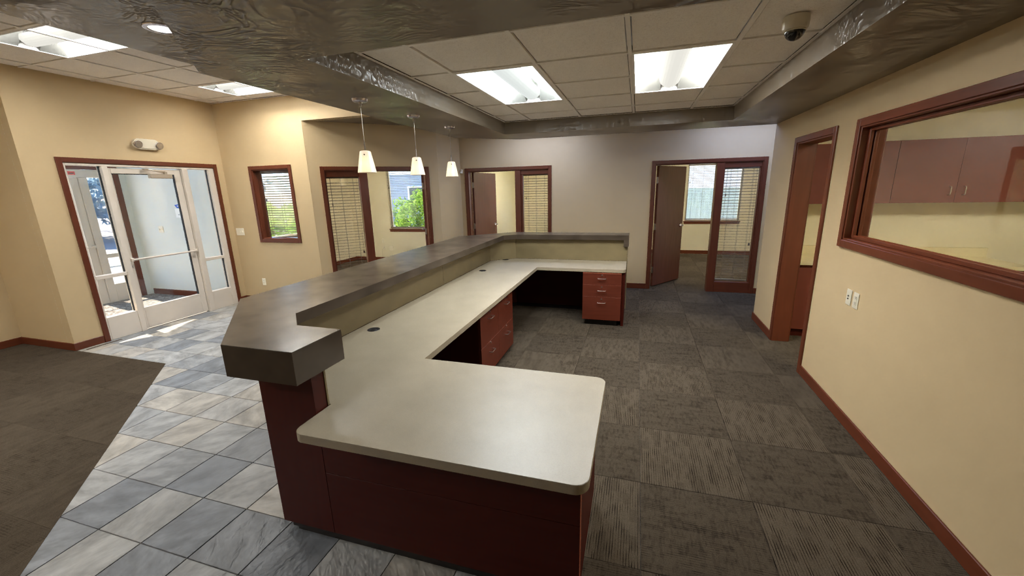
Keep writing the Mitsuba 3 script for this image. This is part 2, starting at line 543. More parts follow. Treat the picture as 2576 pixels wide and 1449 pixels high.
# other room floors
add('floor__office_carpet', ext(Polygon([(-7.06, 5.23), (-4.7, 5.23), (-3.36, 6.55), (-3.36, 9.03), (-7.06, 9.03)]), FZ, 0.0), 'mat_carpet')
add('floor__vestibule_slab', bx(-8.9, -6.28, 2.95, 5.2, -0.1, -0.004), 'mat_grout')
add('floor_strip', LW.b(2.86, 3.215, 0.075, 0.105, 0.0, 0.004, 0.001), 'mat_plate_dark')
labels['floor_strip'] = {'label': 'narrow dark strip on the floor at the left foot of the entrance frame', 'category': 'floor strip'}

# ------------------------------------------------------------------ ceilings
TR = (-1.643, 0.947, 1.875, 5.186)
SZ, TZ, UZ, LZ = 2.408, 2.55, 2.757, 3.10
soffit = Polygon([(-2.344, 1.859), (-1.642, 1.171), (1.529, 1.171), (1.529, 5.80), (-1.636, 5.80), (-2.344, 5.222)]).difference(sbox(TR[0], TR[2], TR[1], TR[3]))
add('ceiling', ext(soffit, SZ, UZ), 'mat_plaster')
struct('ceiling', 'brown textured plaster soffit around a lit tile tray')
upper = unary_union([sbox(-3.44, -2.5, 5.1, 7.3), Polygon([(-4.80, 5.083), (-3.44, 5.083), (-3.2, 7.22), (-3.3, 6.6)]).buffer(0.02)]).difference(sbox(TR[0], TR[2], TR[1], TR[3])).difference(sbox(-7, 5.0, -3.44, 5.083))
upper = upper.difference(sbox(1.529, -3, 5.2, 5.81)).difference(sbox(-8, -3, -3.42, 5.085))
add('ceiling__upper_soffit', ext(upper, UZ, LZ + 0.15), 'mat_plaster')


def drop_ceiling(zone, x0, y0, z, fixtures, first_view=None):
    """Lay-in panels and the T-bars they rest on."""
    P = 0.61
    zx0, zy0, zx1, zy1 = zone.bounds
    fx = unary_union([sbox(*f) for f in fixtures])
    xs = [x0 + i * P for i in range(-30, 40) if zx0 < x0 + i * P < zx1]
    ys = [y0 + i * P for i in range(-30, 40) if zy0 < y0 + i * P < zy1]
    full = None
    xe, ye = [zx0] + xs + [zx1], [zy0] + ys + [zy1]
    for a, b in zip(xe[:-1], xe[1:]):
        for c, d in zip(ye[:-1], ye[1:]):
            if b - a < 0.03 or d - c < 0.03:
                continue
            cell = sbox(a + 0.017, c + 0.017, b - 0.017, d - 0.017)
            if fx.intersection(cell).area > 0.3 * cell.area:
                continue
            add('ceiling__acoustic_tile', bx(a + 0.017, b - 0.017, c + 0.017, d - 0.017, z + 0.009, z + 0.024, 0.003), 'mat_acoustic')
    for x in xs:
        add('ceiling__grid_bar', bx(x - 0.012, x + 0.012, zy0, zy1, z, z + 0.014), 'mat_grid')
    for y in ys:
        for a, b in zip(xe[:-1], xe[1:]):
            if any(f[0] - 0.01 < (a + b) / 2 < f[2] + 0.01 and f[1] + 0.05 < y < f[3] - 0.05 for f in fixtures):
                continue
            add('ceiling__grid_bar', bx(a + 0.012, b - 0.012, y - 0.012, y + 0.012, z + 0.001, z + 0.014), 'mat_grid')
    add('ceiling__wall_angle', ext(zone.difference(zone.buffer(-0.022, join_style=2)), z - 0.001, z + 0.002), 'mat_grid')


FIX_TRAY = [(-1.31, 2.92, -0.70, 4.14), (-0.09, 2.92, 0.52, 4.14)]
FIX_LOBBY = [(-5.46, 2.405, -4.24, 3.015), (-5.46, 4.235, -4.24, 4.845)]
FIX_LOBBY_ALL = FIX_LOBBY + [(-5.46, -1.255, -4.24, -0.645), (-5.46, 0.575, -4.24, 1.185)]
drop_ceiling(sbox(TR[0], TR[2], TR[1], TR[3]), -1.31, 2.31, TZ, FIX_TRAY)
drop_ceiling(sbox(-7.30, -2.5, -3.44, 5.083), -5.46, 2.405, LZ, FIX_LOBBY_ALL)
add('ceiling__deck', bx(-7.5, 5.2, -2.6, 7.4, LZ + 0.30, LZ + 0.4), 'mat_grid')


def troffer(rect, z, axis, tint, label, power=1.0, vis=True):
    """Recessed fluorescent fixture: white pan, lit curved reflectors, a perforated half-round basket along it."""
    t = thing('ceiling_light', label, 'ceiling light', 'recessed fluorescent ceiling lights')
    x0, y0, x1, y1 = rect
    cx, cy = (x0 + x1) / 2, (y0 + y1) / 2
    if axis == 'y':
        L, W_ = y1 - y0, x1 - x0
        M = np.array([[1, 0, 0, cx], [0, 1, 0, cy], [0, 0, 1, z], [0, 0, 0, 1.0]])
    else:
        L, W_ = x1 - x0, y1 - y0
        M = np.array([[0, 1, 0, cx], [-1, 0, 0, cy], [0, 0, 1, z], [0, 0, 0, 1.0]])
    w, l = W_ / 2 - 0.012, L / 2 - 0.012
    put = lambda m: tf(m, M)
    rim = sbox(-w, -l, w, l).difference(sbox(-w + 0.014, -l + 0.014, w - 0.014, l - 0.014))
    add(t + '__frame', put(ext(rim, -0.002, 0.004)), 'mat_reflector')
    wi, li = w - 0.014, l - 0.014
    pan = cat([bx(-wi - 0.01, wi + 0.01, -li - 0.01, li + 0.01, 0.150, 0.154), bx(-wi - 0.01, -wi, -li, li, 0.0, 0.15), bx(wi, wi + 0.01, -li, li, 0.0, 0.15),
               bx(-wi, wi, -li - 0.01, -li, 0.0, 0.15), bx(-wi, wi, li, li + 0.01, 0.0, 0.15)])
    add(t + '__housing', put(pan), 'mat_reflector')
    # reflectors: two coves, from the rim up to the middle
    n = 7
    for s in (-1, 1):
        a = np.linspace(0, 1, n)
        px = s * (wi - (wi - 0.07) * a)
        pz = 0.004 + 0.125 * np.sin(a * np.pi / 2) ** 0.9
        lw = li - 0.14 * np.sin(a * np.pi / 2)
        V = np.vstack([np.stack([px, -lw, pz], 1), np.stack([px, lw, pz], 1)])
        i = np.arange(n - 1)
        F = np.vstack([np.stack([i, i + 1, i + 1 + n], 1), np.stack([i, i + 1 + n, i + n], 1)])
        m = put((V, F))
        nz = np.cross(m[0][m[1][:, 1]] - m[0][m[1][:, 0]], m[0][m[1][:, 2]] - m[0][m[1][:, 0]])[:, 2].sum()
        if nz > 0:
            m = (m[0], m[1][:, ::-1])
        add(t + '__reflector', m, 'mat_reflector', emitter={'type': 'area', 'radiance': rgb(*[LAMP * power * c for c in tint])})
        for e_ in (-1, 1):   # curved end plates
            V = np.vstack([np.stack([px, e_ * lw, pz], 1), np.stack([px, 0 * px + e_ * li, 0 * px + 0.004], 1)])
            add(t + '__end_plate', put((V, np.vstack([np.stack([i, i + 1, i + 1 + n], 1), np.stack([i, i + 1 + n, i + n], 1)]))), 'mat_lamp_end')
    ang = np.linspace(0, np.pi, 13)
    bw, bl = 0.088, li - 0.055
    V, F = [], []
    for yy in (-bl, bl):
        V.append(np.stack([bw * np.cos(ang), 0 * ang + yy, 0.088 - 0.075 * np.sin(ang)], 1))
    V = np.vstack(V)
    k = len(ang)
    i = np.arange(k - 1)
    F = np.vstack([np.stack([i, i + k, i + k + 1], 1), np.stack([i, i + k + 1, i + 1], 1)])
    m = put((V, F))
    nz = np.cross(m[0][m[1][:, 1]] - m[0][m[1][:, 0]], m[0][m[1][:, 2]] - m[0][m[1][:, 0]])[:, 2].sum()
    if nz > 0:
        m = (m[0], m[1][:, ::-1])
    # the perforated basket glows less than the reflectors it lights
    add(t + '__basket', m, 'mat_basket', emitter={'type': 'area', 'radiance': rgb(*[0.34 * c for c in (tint[0], tint[1] * 0.985, tint[2] * 0.93)])})
    for yy in (-bl, bl):
        cap = [(0, 0.088)] + [(bw * math.cos(q), 0.088 - 0.075 * math.sin(q)) for q in ang]
        v = np.array([[p[0], yy, p[1]] for p in cap])
        f = np.array([[0, j, j + 1] for j in range(1, len(cap) - 1)])
        add(t + '__basket_end', put((v, f)), 'mat_lamp_end')
    return t


mat('mat_lamp_end', {'type': 'diffuse', 'reflectance': rgb(0.13, 0.13, 0.12)})
mat('mat_basket', {'type': 'diffuse', 'reflectance': rgb(0.02, 0.02, 0.018)})
troffer(FIX_TRAY[0], TZ, 'y', COOL, 'bluish white recessed light in the ceiling tray, nearer the pendants')
troffer(FIX_TRAY[1], TZ, 'y', WARM, 'cream lit recessed light in the ceiling tray, nearer the dome camera')
troffer(FIX_LOBBY[0], LZ, 'x', WARM, 'large recessed light at the upper left corner above the lobby carpet', 0.62)
troffer(FIX_LOBBY[1], LZ, 'x', WARM, 'recessed light over the glazed entrance, near the lobby corner', 0.85)
troffer(FIX_LOBBY_ALL[2], LZ, 'x', WARM, 'recessed light in the lobby ceiling behind the camera', 2.0)
troffer(FIX_LOBBY_ALL[3], LZ, 'x', WARM, 'recessed light in the lobby ceiling just left of the view', 0.85)

# downlight in the upper soffit
DLX, DLY = -2.86, 2.085
t = thing('downlight', 'round recessed downlight with a bright lamp in the grey soffit', 'downlight')
add(t + '__trim', lathe([(0.070, UZ - 0.001), (0.075, UZ - 0.008), (0.098, UZ - 0.005), (0.100, UZ + 0.0)], center=(DLX, DLY, 0)), 'mat_chrome', smooth=40)
add(t + '__lamp', tf(lathe([(0.0, 0), (0.070, 0.0)], n=20), [[1, 0, 0, DLX], [0, 1, 0, DLY], [0, 0, 1, UZ - 0.002], [0, 0, 0, 1]]), 'mat_reflector', emitter={'type': 'area', 'radiance': rgb(30, 33, 36)})

# ------------------------------------------------------------------ door and window frames
def ring(fr, u0, u1, z0, z1, w, d0, d1, sides='ltrb', c=0.003):
    """Flat boards round an opening: outer box u0..u1, z0..z1, board width w."""
    p = []
    if 'l' in sides:
        p.append(fr.b(u0, u0 + w, d0, d1, z0, z1, c))
    if 'r' in sides:
        p.append(fr.b(u1 - w, u1, d0, d1, z0, z1, c))
    if 't' in sides:
        p.append(fr.b(u0 + w, u1 - w, d0, d1, z1 - w, z1, c))
    if 'b' in sides:
        p.append(fr.b(u0 + w, u1 - w, d0, d1, z0, z0 + w, c))
    return p


def boards(base, fr, u0, u1, z0, z1, w, d0, d1, name, sides='ltr', c=0.003):
    hx = 'mat_cherry_y' if abs(fr.u[1]) > 0.7 else 'mat_cherry_x'
    for s in sides:
        p = ring(fr, u0, u1, z0, z1, w, d0, d1, s, c)
        add(f'{base}__{name}', p[0], 'mat_cherry_z' if s in 'lr' else hx)


def lever(base, fr, u, d, z, way, side=1):
    """Rose, neck and lever on a leaf face at d, sticking out by side."""
    p0 = fr.pt(u, d, z)
    n = fr.M[:3, 1] * side
    uu = fr.M[:3, 0] * way
    m = cat([cyl(p0, p0 + n * 0.012, 0.030, 0.027), cyl(p0 + n * 0.010, p0 + n * 0.055, 0.011),
             tube([p0 + n * 0.048, p0 + n * 0.055 + uu * 0.02, p0 + n * 0.056 + uu * 0.06 + [0, 0, 0.003], p0 + n * 0.05 + uu * 0.115 + [0, 0, -0.002]], 0.0095, 10)])
    add(base, m, 'mat_chrome', smooth=40)


def door_leaf(base, pivot, direction, width, top, hinge_fr, hinge_u, handle_side):
    dirv = np.array(direction, float) / np.linalg.norm(direction)
    nrm = np.array([dirv[1], -dirv[0]])
    lf = Fr(pivot, dirv, nrm)
    leaf = add(base + '__leaf', lf.b(0.006, width, -0.022, 0.022, 0.014, top, 0.0015), 'mat_door')
    lever(leaf + '__handle', lf, width - 0.07, 0.022, 1.02, -1, 1)
    lever(leaf + '__handle', lf, width - 0.07, -0.022, 1.02, -1, -1)
    add(leaf + '__latch_plate', lf.b(width - 0.0005, width + 0.001, -0.012, 0.012, 0.93, 1.11), 'mat_nickel')
    for z in (0.30, 1.05, 1.82):
        p = lf.pt(-0.004, 0.0, z)
        add(base + '__hinge', cat([cyl(p - [0, 0, 0.055], p + [0, 0, 0.055], 0.007, n=10), lf.b(0.0, 0.012, -0.02, 0.02, z - 0.05, z + 0.05)]), 'mat_nickel')
    return lf


def office_front(no, fr, u0, u1, mull, door_left, ztop, glass, label, leaf, group=None):
    """A cased opening holding a door and a glazed sidelight."""
    k = f'door_{no}'
    struct(k, label)
    cw = 0.055
    boards(k, fr, u0, u1, 0, ztop, cw, 0.0, 0.018, 'casing')
    boards(k, fr, u0 + cw - 0.004, u1 - cw + 0.004, 0, ztop - cw + 0.004, 0.018, -0.142, -0.0005, 'jamb')
    boards(k, fr, u0, u1, 0, ztop, cw, -0.160, -0.142, 'inner_casing')
    a, b = u0 + cw + 0.014, u1 - cw - 0.014
    zt = ztop - cw - 0.014
    hx = 'mat_cherry_y' if abs(fr.u[1]) > 0.7 else 'mat_cherry_x'
    add(k + '__mullion', fr.b(mull[0], mull[1], -0.142, 0.014, 0, zt, 0.003), 'mat_cherry_z')
    s0, s1 = (mull[1], b) if door_left else (a, mull[0])
    add(k + '__sidelight_head', fr.b(s0, s1, -0.11, -0.02, 1.978, zt, 0.003), hx)
    add(k + '__sidelight_sill', fr.b(s0, s1, -0.11, 0.004, 0.0, 0.174, 0.003), hx)
    for x0, x1 in ((s0, glass[0]), (glass[1], s1)):
        if x1 - x0 > 0.004:
            add(k + '__sidelight_stop', fr.b(x0, x1, -0.10, -0.03, 0.174, 1.978, 0.002), 'mat_cherry_z')
    add(k + '__glass_pane', fr.b(glass[0], glass[1], -0.0625, -0.0605, 0.174, 1.978), 'mat_glass')
    if leaf:
        door_leaf(k, *leaf)


office_front(2, W2, 0.160, 1.820, (0.705, 0.826), False, 2.128, (0.233, 0.703),
             'cherry framed office door and blind-covered sidelight in the angled wall',
             ((-3.512, 6.405), (-0.47, 0.883), 0.88, 2.05, W2, 1.75, 1))
office_front(3, FW, -3.081, -1.452, (-2.115, -2.017), True, 2.117, (-1.982, -1.523),
             'far left office door standing open, with a blind-covered sidelight',
             ((-3.0, 7.385), (0.155, 0.985), 0.88, 2.05, FW, -3.0, -1))
office_front(4, FW, 0.197, 1.849, (1.156, 1.266), True, 2.119, (1.280, 1.764),
             'far right office door standing half open, with a blind-covered sidelight',
             ((0.296, 7.390), (0.56, 0.83), 0.88, 2.05, FW, 0.29, -1))

# cased opening into the copy room
struct('door_5', 'cased opening to the copy room in the right wall')
boards('door_5', RW, 4.112, 5.058, 0, 2.178, 0.055, 0.0, 0.016, 'casing')
boards('door_5', RW, 4.165, 5.008, 0, 2.126, 0.018, -0.158, 0.004, 'jamb')
boards('door_5', RW, 4.112, 5.058, 0, 2.178, 0.055, -0.174, -0.158, 'inner_casing')

# wide interior window
struct('window_2', 'wide cherry framed interior window looking into the copy room')
boards('window_2', RW, 1.850, 3.776, 1.251, 2.176, 0.056, 0.0, 0.020, 'casing', 'ltrb')
boards('window_2', RW, 1.900, 3.722, 1.303, 2.124, 0.016, -0.148, 0.010, 'jamb', 'ltrb')
boards('window_2', RW, 1.916, 3.706, 1.319, 2.108, 0.024, -0.058, -0.036, 'stop', 'ltrb')
boards('window_2', RW, 1.916, 3.706, 1.319, 2.108, 0.024, -0.092, -0.070, 'stop', 'ltrb')
add('window_2__glass_pane', RW.b(1.920, 3.702, -0.065, -0.063, 1.323, 2.104), 'mat_clear_glass')

# small window beside the entrance
struct('window_1', 'small cherry framed window with open blinds beside the entrance')
boards('window_1', W1, -5.768, -4.954, 1.000, 2.168, 0.054, 0.0, 0.018, 'casing', 'ltrb')
boards('window_1', W1, -5.715, -5.005, 1.052, 2.115, 0.016, -0.155, 0.006, 'jamb', 'ltrb')
add('window_1__glass_pane', W1.b(-5.699, -5.021, -0.062, -0.060, 1.068, 2.099), 'mat_glass')


# ------------------------------------------------------------------ blinds
def blind(fr, u0, u1, z0, z1, d, pitch, label, cords, tilt=8.0, rail_tilt=0.0, wand=True, depth=0.048, head='mat_slat'):
    t = thing('window_blind', label, 'window blind', 'horizontal slat blinds')
    add(t + '__headrail', fr.b(u0, u1, d - 0.026, d + 0.026, z1 - 0.042, z1, 0.002), head)
    a = math.radians(tilt)
    n = int((z1 - 0.05 - z0 - 0.03) / pitch)
    m = bx(u0 + 0.004, u1 - 0.004, -depth / 2, depth / 2, -0.0019, 0.0019)
    m = tf(m, [[1, 0, 0, 0], [0, math.cos(a), -math.sin(a), d], [0, math.sin(a), math.cos(a), 0], [0, 0, 0, 1]])
    pl = mikit.ply(fr(m), 'mat_slat')
    for k in range(n):
        share(t + '__slat', pl, T().translate([0, 0, z0 + 0.035 + pitch * (k + 0.4)]))
    br = bx(u0 + 0.004, u1 - 0.004, d - 0.024, d + 0.024, -0.008, 0.010, 0.002)
    c, s_ = math.cos(rail_tilt), math.sin(rail_tilt)
    br = tf(br, [[c, 0, -s_, 0], [0, 1, 0, 0], [s_, 0, c, z0 + 0.014 - s_ * (u0 + u1) / 2], [0, 0, 0, 1]])
    add(t + '__bottom_rail', fr(br), 'mat_slat')
    for u in cords:
        for e_ in (-1, 1):
            add(t + '__ladder_cord', fr.b(u - 0.0016, u + 0.0016, d + e_ * 0.026 - 0.0006, d + e_ * 0.026 + 0.0006, z0 + 0.02, z1 - 0.04), 'mat_cord')
    if wand:
        q = u0 + 0.05
        add(t + '__tilt_cord', cat([fr.b(q - 0.0012, q + 0.0012, d + 0.032, d + 0.0345, z1 - 0.42, z1 - 0.04), fr.b(q - 0.006, q + 0.006, d + 0.028, d + 0.038, z1 - 0.46, z1 - 0.42, 0.002)]), 'mat_headrail')
        q = u1 - 0.03
        add(t + '__lift_cord', cat([fr.b(q - 0.0012, q + 0.0012, d + 0.032, d + 0.0345, z0 + 0.62, z1 - 0.04), fr.b(q - 0.012, q + 0.012, d + 0.028, d + 0.040, z0 + 0.585, z0 + 0.625, 0.002)]), 'mat_headrail')
    return t


blind(W2, 0.236, 0.700, 0.190, 2.00, -0.115, 0.0445, 'open slat blind behind the angled wall sidelight, nearest the pendants', (0.29, 0.44, 0.62), head='mat_headrail')
blind(FW, -1.985, -1.520, 0.190, 2.00, -0.115, 0.0437, 'open slat blind behind the sidelight of the far left office', (-1.90, -1.755, -1.60), head='mat_headrail')
blind(FW, 1.278, 1.766, 0.178, 2.00, -0.115, 0.0445, 'open slat blind behind the sidelight of the far right office', (1.385, 1.555, 1.70), head='mat_headrail')
blind(W1, -5.66, -5.024, 1.070, 2.098, -0.118, 0.037, 'open slat blind with a crooked bottom rail in the small window beside the entrance', (-5.60, -5.34, -5.08), tilt=14, rail_tilt=0.09, head='mat_headrail')

# ------------------------------------------------------------------ glazed entrance (inner) in the left wall
struct('door_1', 'white metal glazed entrance with door, sidelights and cherry casing')
k = 'door_1'
for s, mm in (('l', 'mat_cherry_z'), ('r', 'mat_cherry_z'), ('t', 'mat_cherry_y')):
    add(k + '__casing', ring(LW, 3.089, 4.966, 0, 2.213, 0.055, 0.0, 0.022, s)[0], mm)
WM = 'mat_white_metal'
DEP = (-0.085, 0.006)


def member(name, u0, u1, z0, z1, d0=DEP[0], d1=DEP[1], fr=LW, key=k, m=WM, c=0.003):
    add(f'{key}__{name}', fr.b(u0, u1, d0, d1, z0, z1, c), m)


member('jamb', 3.135, 3.166, 0, 2.155)
member('jamb', 4.828, 4.915, 0, 2.155)
member('mullion', 3.497, 3.556, 0, 2.127, d1=0.020)
member('mullion', 4.436, 4.512, 0, 2.127, d1=0.020)
member('head', 3.166, 4.828, 2.127, 2.155)
for u0, u1 in ((3.166, 3.497), (4.512, 4.828)):
    member('kick_panel', u0, u1, 0.0, 0.292)
    member('sidelight_rail', u0, u1, 0.775, 0.818)
    add(k + '__glass_pane', LW.b(u0 + 0.004, u1 - 0.004, -0.041, -0.039, 0.818, 2.127), 'mat_glass')
    add(k + '__glass_pane', LW.b(u0 + 0.004, u1 - 0.004, -0.041, -0.039, 0.292, 0.775), 'mat_glass')
    for z0, z1 in ((0.292, 0.775), (0.818, 2.127)):
        add(k + '__gasket', LW.b(u1 - 0.009, u1, -0.052, -0.030, z0, z1), 'mat_gasket')
leaf = add(k + '__leaf', cat([LW.b(3.560, 3.602, -0.070, -0.022, 0.012, 2.112, 0.003), LW.b(4.346, 4.432, -0.070, -0.022, 0.012, 2.112, 0.003),
                              LW.b(3.602, 4.346, -0.070, -0.022, 2.046, 2.112, 0.003), LW.b(3.602, 4.346, -0.070, -0.022, 0.012, 0.302, 0.003)]), WM)
add(leaf + '__glass_pane', LW.b(3.602, 4.346, -0.047, -0.045, 0.302, 2.046), 'mat_glass')
add(leaf + '__gasket', cat([LW.b(4.335, 4.346, -0.056, -0.030, 0.302, 2.046), LW.b(3.602, 4.335, -0.056, -0.030, 2.038, 2.046)]), 'mat_gasket')
p0, p1 = LW.pt(3.578, 0.035, 0.957), LW.pt(4.40, 0.035, 0.957)
add(leaf + '__push_bar', cat([tube([p0, p0 * 0.5 + p1 * 0.5, p1], 0.013, 10), LW.b(3.565, 3.592, -0.022, 0.038, 0.935, 0.980, 0.004), LW.b(4.386, 4.413, -0.022, 0.038, 0.935, 0.980, 0.004)]), WM, smooth=40)
add(leaf + '__lock_cylinder', cyl(LW.pt(3.580, -0.022, 0.86), LW.pt(3.580, -0.016, 0.86), 0.013, n=14), 'mat_nickel')
add(leaf + '__closer', cat([LW.b(4.005, 4.285, -0.022, 0.034, 1.992, 2.048, 0.006)]), 'mat_closer')
pa, pb, pc = LW.pt(4.20, 0.02, 2.066), LW.pt(4.24, 0.05, 2.085), LW.pt(3.965, 0.03, 2.108)
add(leaf + '__closer_arm', cat([cyl(LW.pt(4.215, 0.006, 2.048), LW.pt(4.215, 0.006, 2.082), 0.022, n=14), tube([LW.pt(4.215, 0.006, 2.078), LW.pt(4.10, 0.06, 2.082), pc], 0.010, 8),
                                LW.b(3.94, 4.0, 0.0, 0.045, 2.100, 2.116, 0.003)]), 'mat_closer', smooth=40)

# ------------------------------------------------------------------ vestibule
VX = -8.60
OF = Fr((VX, 0), (0, 1), (1, 0))
struct('wall_vestibule_right', 'pale side wall of the vestibule behind the entrance glass')
gable = lambda y: 4.52 - 0.73 * abs(y - 4.06)
add('wall_vestibule_right', bx(VX, -6.407, 5.10, 5.22, -0.05, 3.9), 'mat_vestibule_wall')
struct('wall_vestibule_left')
add('wall_vestibule_left', bx(VX, -7.44, 2.95, 3.02, -0.05, 3.9), 'mat_vestibule_wall')
add('wall_vestibule_left__inner_face', bx(-7.44, -6.407, 2.951, 3.02, -0.05, 3.9), 'mat_vestibule_wall')
for s in (-1, 1):
    ya, yb = 4.06, 4.06 + s * 1.16
    za, zb = 4.56, 4.56 - 0.73 * 1.16
    V = np.array([[VX - 0.1, ya, za], [-6.28, ya, za], [-6.28, yb, zb], [VX - 0.1, yb, zb], [VX - 0.1, ya, za + 0.1], [-6.28, ya, za + 0.1], [-6.28, yb, zb + 0.1], [VX - 0.1, yb, zb + 0.1]])
    Fq = np.array([[0, 1, 2, 3], [7, 6, 5, 4], [0, 4, 5, 1], [2, 6, 7, 3], [1, 5, 6, 2], [3, 7, 4, 0]])
    add('ceiling__vestibule_slope', (V, np.vstack([Fq[:, :3], Fq[:, [0, 2, 3]]])), 'mat_office_wall')
struct('baseboard_vestibule')
add('baseboard_vestibule', bx(VX + 0.06, -6.41, 5.085, 5.0995, -0.003, 0.10, 0.003), 'mat_cherry_x')
add('entrance_mat', bx(VX + 0.05, -6.42, 3.03, 5.08, -0.004, 0.004, 0.002), 'mat_entrance_mat')
labels['entrance_mat'] = {'label': 'dark grey walk-off mat covering the vestibule floor behind the entrance', 'category': 'mat'}
k = 'door_6'
struct(k, 'white metal outer entrance seen through the inner one')
member('jamb', 3.02, 3.08, -0.05, 2.08, fr=OF, key=k)
member('jamb', 4.452, 4.560, -0.05, 2.08, fr=OF, key=k)
member('jamb', 4.872, 4.918, -0.05, 2.08, fr=OF, key=k)
member('jamb', 3.42, 3.50, -0.05, 2.08, fr=OF, key=k)
member('head', 3.02, 4.918, 2.08, 2.205, fr=OF, key=k)
for u0, u1 in ((4.560, 4.872), (3.08, 3.42)):
    member('kick_panel', u0, u1, -0.05, 0.30, fr=OF, key=k)
    member('sidelight_rail', u0, u1, 0.755, 0.822, fr=OF, key=k)
    add(k + '__glass_pane', OF.b(u0, u1, -0.041, -0.039, 0.822, 2.08), 'mat_glass')
    add(k + '__glass_pane', OF.b(u0, u1, -0.041, -0.039, 0.30, 0.755), 'mat_glass')
leaf = add(k + '__leaf', cat([OF.b(3.505, 3.59, -0.06, -0.015, -0.03, 2.075, 0.003), OF.b(4.345, 4.446, -0.06, -0.015, -0.03, 2.075, 0.003),
                              OF.b(3.59, 4.345, -0.06, -0.015, 1.995, 2.075, 0.003), OF.b(3.59, 4.345, -0.06, -0.015, -0.03, 0.30, 0.003)]), WM)
add(leaf + '__glass_pane', OF.b(3.59, 4.345, -0.039, -0.037, 0.30, 1.995), 'mat_glass')
p0, p1 = OF.pt(3.56, 0.04, 0.97), OF.pt(4.42, 0.04, 0.97)
add(leaf + '__push_bar', cat([tube([p0, (p0 + p1) / 2, p1], 0.013, 10), OF.b(3.55, 3.58, -0.015, 0.045, 0.95, 0.99), OF.b(4.40, 4.43, -0.015, 0.045, 0.95, 0.99)]), WM, smooth=40)
add(k + '__casing', OF.b(4.918, 4.998, -0.06, 0.02, -0.003, 2.26, 0.003), 'mat_cherry_z')
add(k + '__casing', OF.b(3.025, 4.918, 0.0, 0.02, 2.206, 2.262, 0.003), 'mat_cherry_y')
TP = Polygon([(3.08, 2.262), (5.06, 2.262), (5.06, gable(5.06)), (4.06, gable(4.06)), (3.08, gable(3.08))])
add(k + '__transom_pane', OF.plate(TP.buffer(-0.05, join_style=2), -0.041, -0.039), 'mat_glass')
add(k + '__transom_frame', OF.plate(TP.difference(TP.buffer(-0.05, join_style=2)), -0.085, 0.006), WM)
add('wall_vestibule_right__front_return', bx(VX - 0.06, VX + 0.0, 5.0, 5.22, -0.05, 3.8), 'mat_vestibule_wall')
# red header sticker
st = thing('header_sticker', 'small red notice stuck on the head of the outer entrance', 'sticker')
add(st + '__sheet', OF.b(4.335, 4.425, 0.0065, 0.0075, 2.120, 2.172), 'mat_red_sign')
add(st + '__print', OF.b(4.350, 4.410, 0.0076, 0.0080, 2.134, 2.150), 'mat_plate_dark')

# notice and blue card pocket on the vestibule wall
VW = Fr((0, 5.0995), (1, 0), (0, -1))
nt = thing('notice', 'white printed sheet below a blue card on the vestibule wall, seen through the entrance door', 'notice')
add(nt + '__sheet', VW.b(-7.56, -7.33, 0.0005, 0.003, 1.395, 1.545), 'mat_paper')
for a_, b_, c_, d_ in ((-7.46, -7.38, 1.505, 1.520), (-7.45, -7.35, 1.462, 1.468), (-7.45, -7.35, 1.447, 1.452), (-7.50, -7.47, 1.437, 1.447), (-7.45, -7.35, 1.431, 1.436)):
    add(nt + '__print', VW.b(a_, b_, 0.003, 0.0034, c_, d_), 'mat_print')
cd = thing('card_pocket', 'blue card with a slanted edge above the white notice in the vestibule', 'card')
add(cd + '__card', VW.plate(Polygon([(-7.55, 1.603), (-7.48, 1.615), (-7.33, 1.612), (-7.33, 1.552), (-7.50, 1.552)]), 0.0005, 0.003), 'mat_blue')
add(cd + '__print', VW.plate(Polygon([(-7.50, 1.592), (-7.44, 1.597), (-7.44, 1.583), (-7.49, 1.580)]), 0.003, 0.0034), 'mat_paper')


# ------------------------------------------------------------------ plates on the walls
def plate_thing(name, label, cat_, fr, u, z, w=0.072, h=0.116, kind='duplex', group=None):
    t = thing(name, label, cat_, group)
    add(t + '__plate', fr.b(u - w / 2, u + w / 2, 0.0005, 0.006, z - h / 2, z + h / 2, 0.002), 'mat_plate')
    if kind == 'duplex':
        for s in (-1, 1):
            r = add(t + '__receptacle', fr.plate(sbox(u - 0.016, z + s * 0.020 - 0.014, u + 0.016, z + s * 0.020 + 0.014).buffer(-0.004).buffer(0.004), 0.006, 0.0085), 'mat_plate')
            add(r + '__slots', cat([fr.b(u - 0.008, u - 0.0055, 0.0085, 0.0089, z + s * 0.020 - 0.001, z + s * 0.020 + 0.008), fr.b(u + 0.0055, u + 0.008, 0.0085, 0.0089, z + s * 0.020 - 0.001, z + s * 0.020 + 0.008),
                                    fr.b(u - 0.003, u + 0.003, 0.0085, 0.0089, z + s * 0.020 - 0.010, z + s * 0.020 - 0.004)]), 'mat_plate_dark')
    elif kind == 'jack':
        for s in (0.010, -0.010):
            p = fr.pt(u, 0.006, z + s)
            add(t + '__jack', cyl(p, p + fr.M[:3, 1] * 0.006, 0.0055, n=12), 'mat_plate_dark')
    elif kind.startswith('switch'):
        n = int(kind[6:])
        for i in range(n):
            x = u + (i - (n - 1) / 2) * 0.046
            add(t + '__toggle', fr.b(x - 0.006, x + 0.006, 0.006, 0.014, z - 0.012, z + 0.012, 0.002), 'mat_plate')
    return t


plate_thing('wall_plate', 'cream two-jack plate on the right wall, left of the outlet under the wide window', 'wall plate', RW, 3.486, 0.910, kind='jack')
plate_thing('outlet', 'cream power outlet on the right wall beside the two-jack plate', 'outlet', RW, 3.384, 0.910)
plate_thing('light_switch', 'cream switch plate at the corner between the entrance and the small window', 'light switch', W1, -6.165, 1.165, w=0.165, kind='switch3')
plate_thing('outlet', 'cream power outlet low on the wall under the small window', 'outlet', W1, -5.845, 0.345)
plate_thing('light_switch', 'pale switch plate on the vestibule wall below the blue card', 'light switch', VW, -8.00, 1.19, w=0.115, kind='switch2')

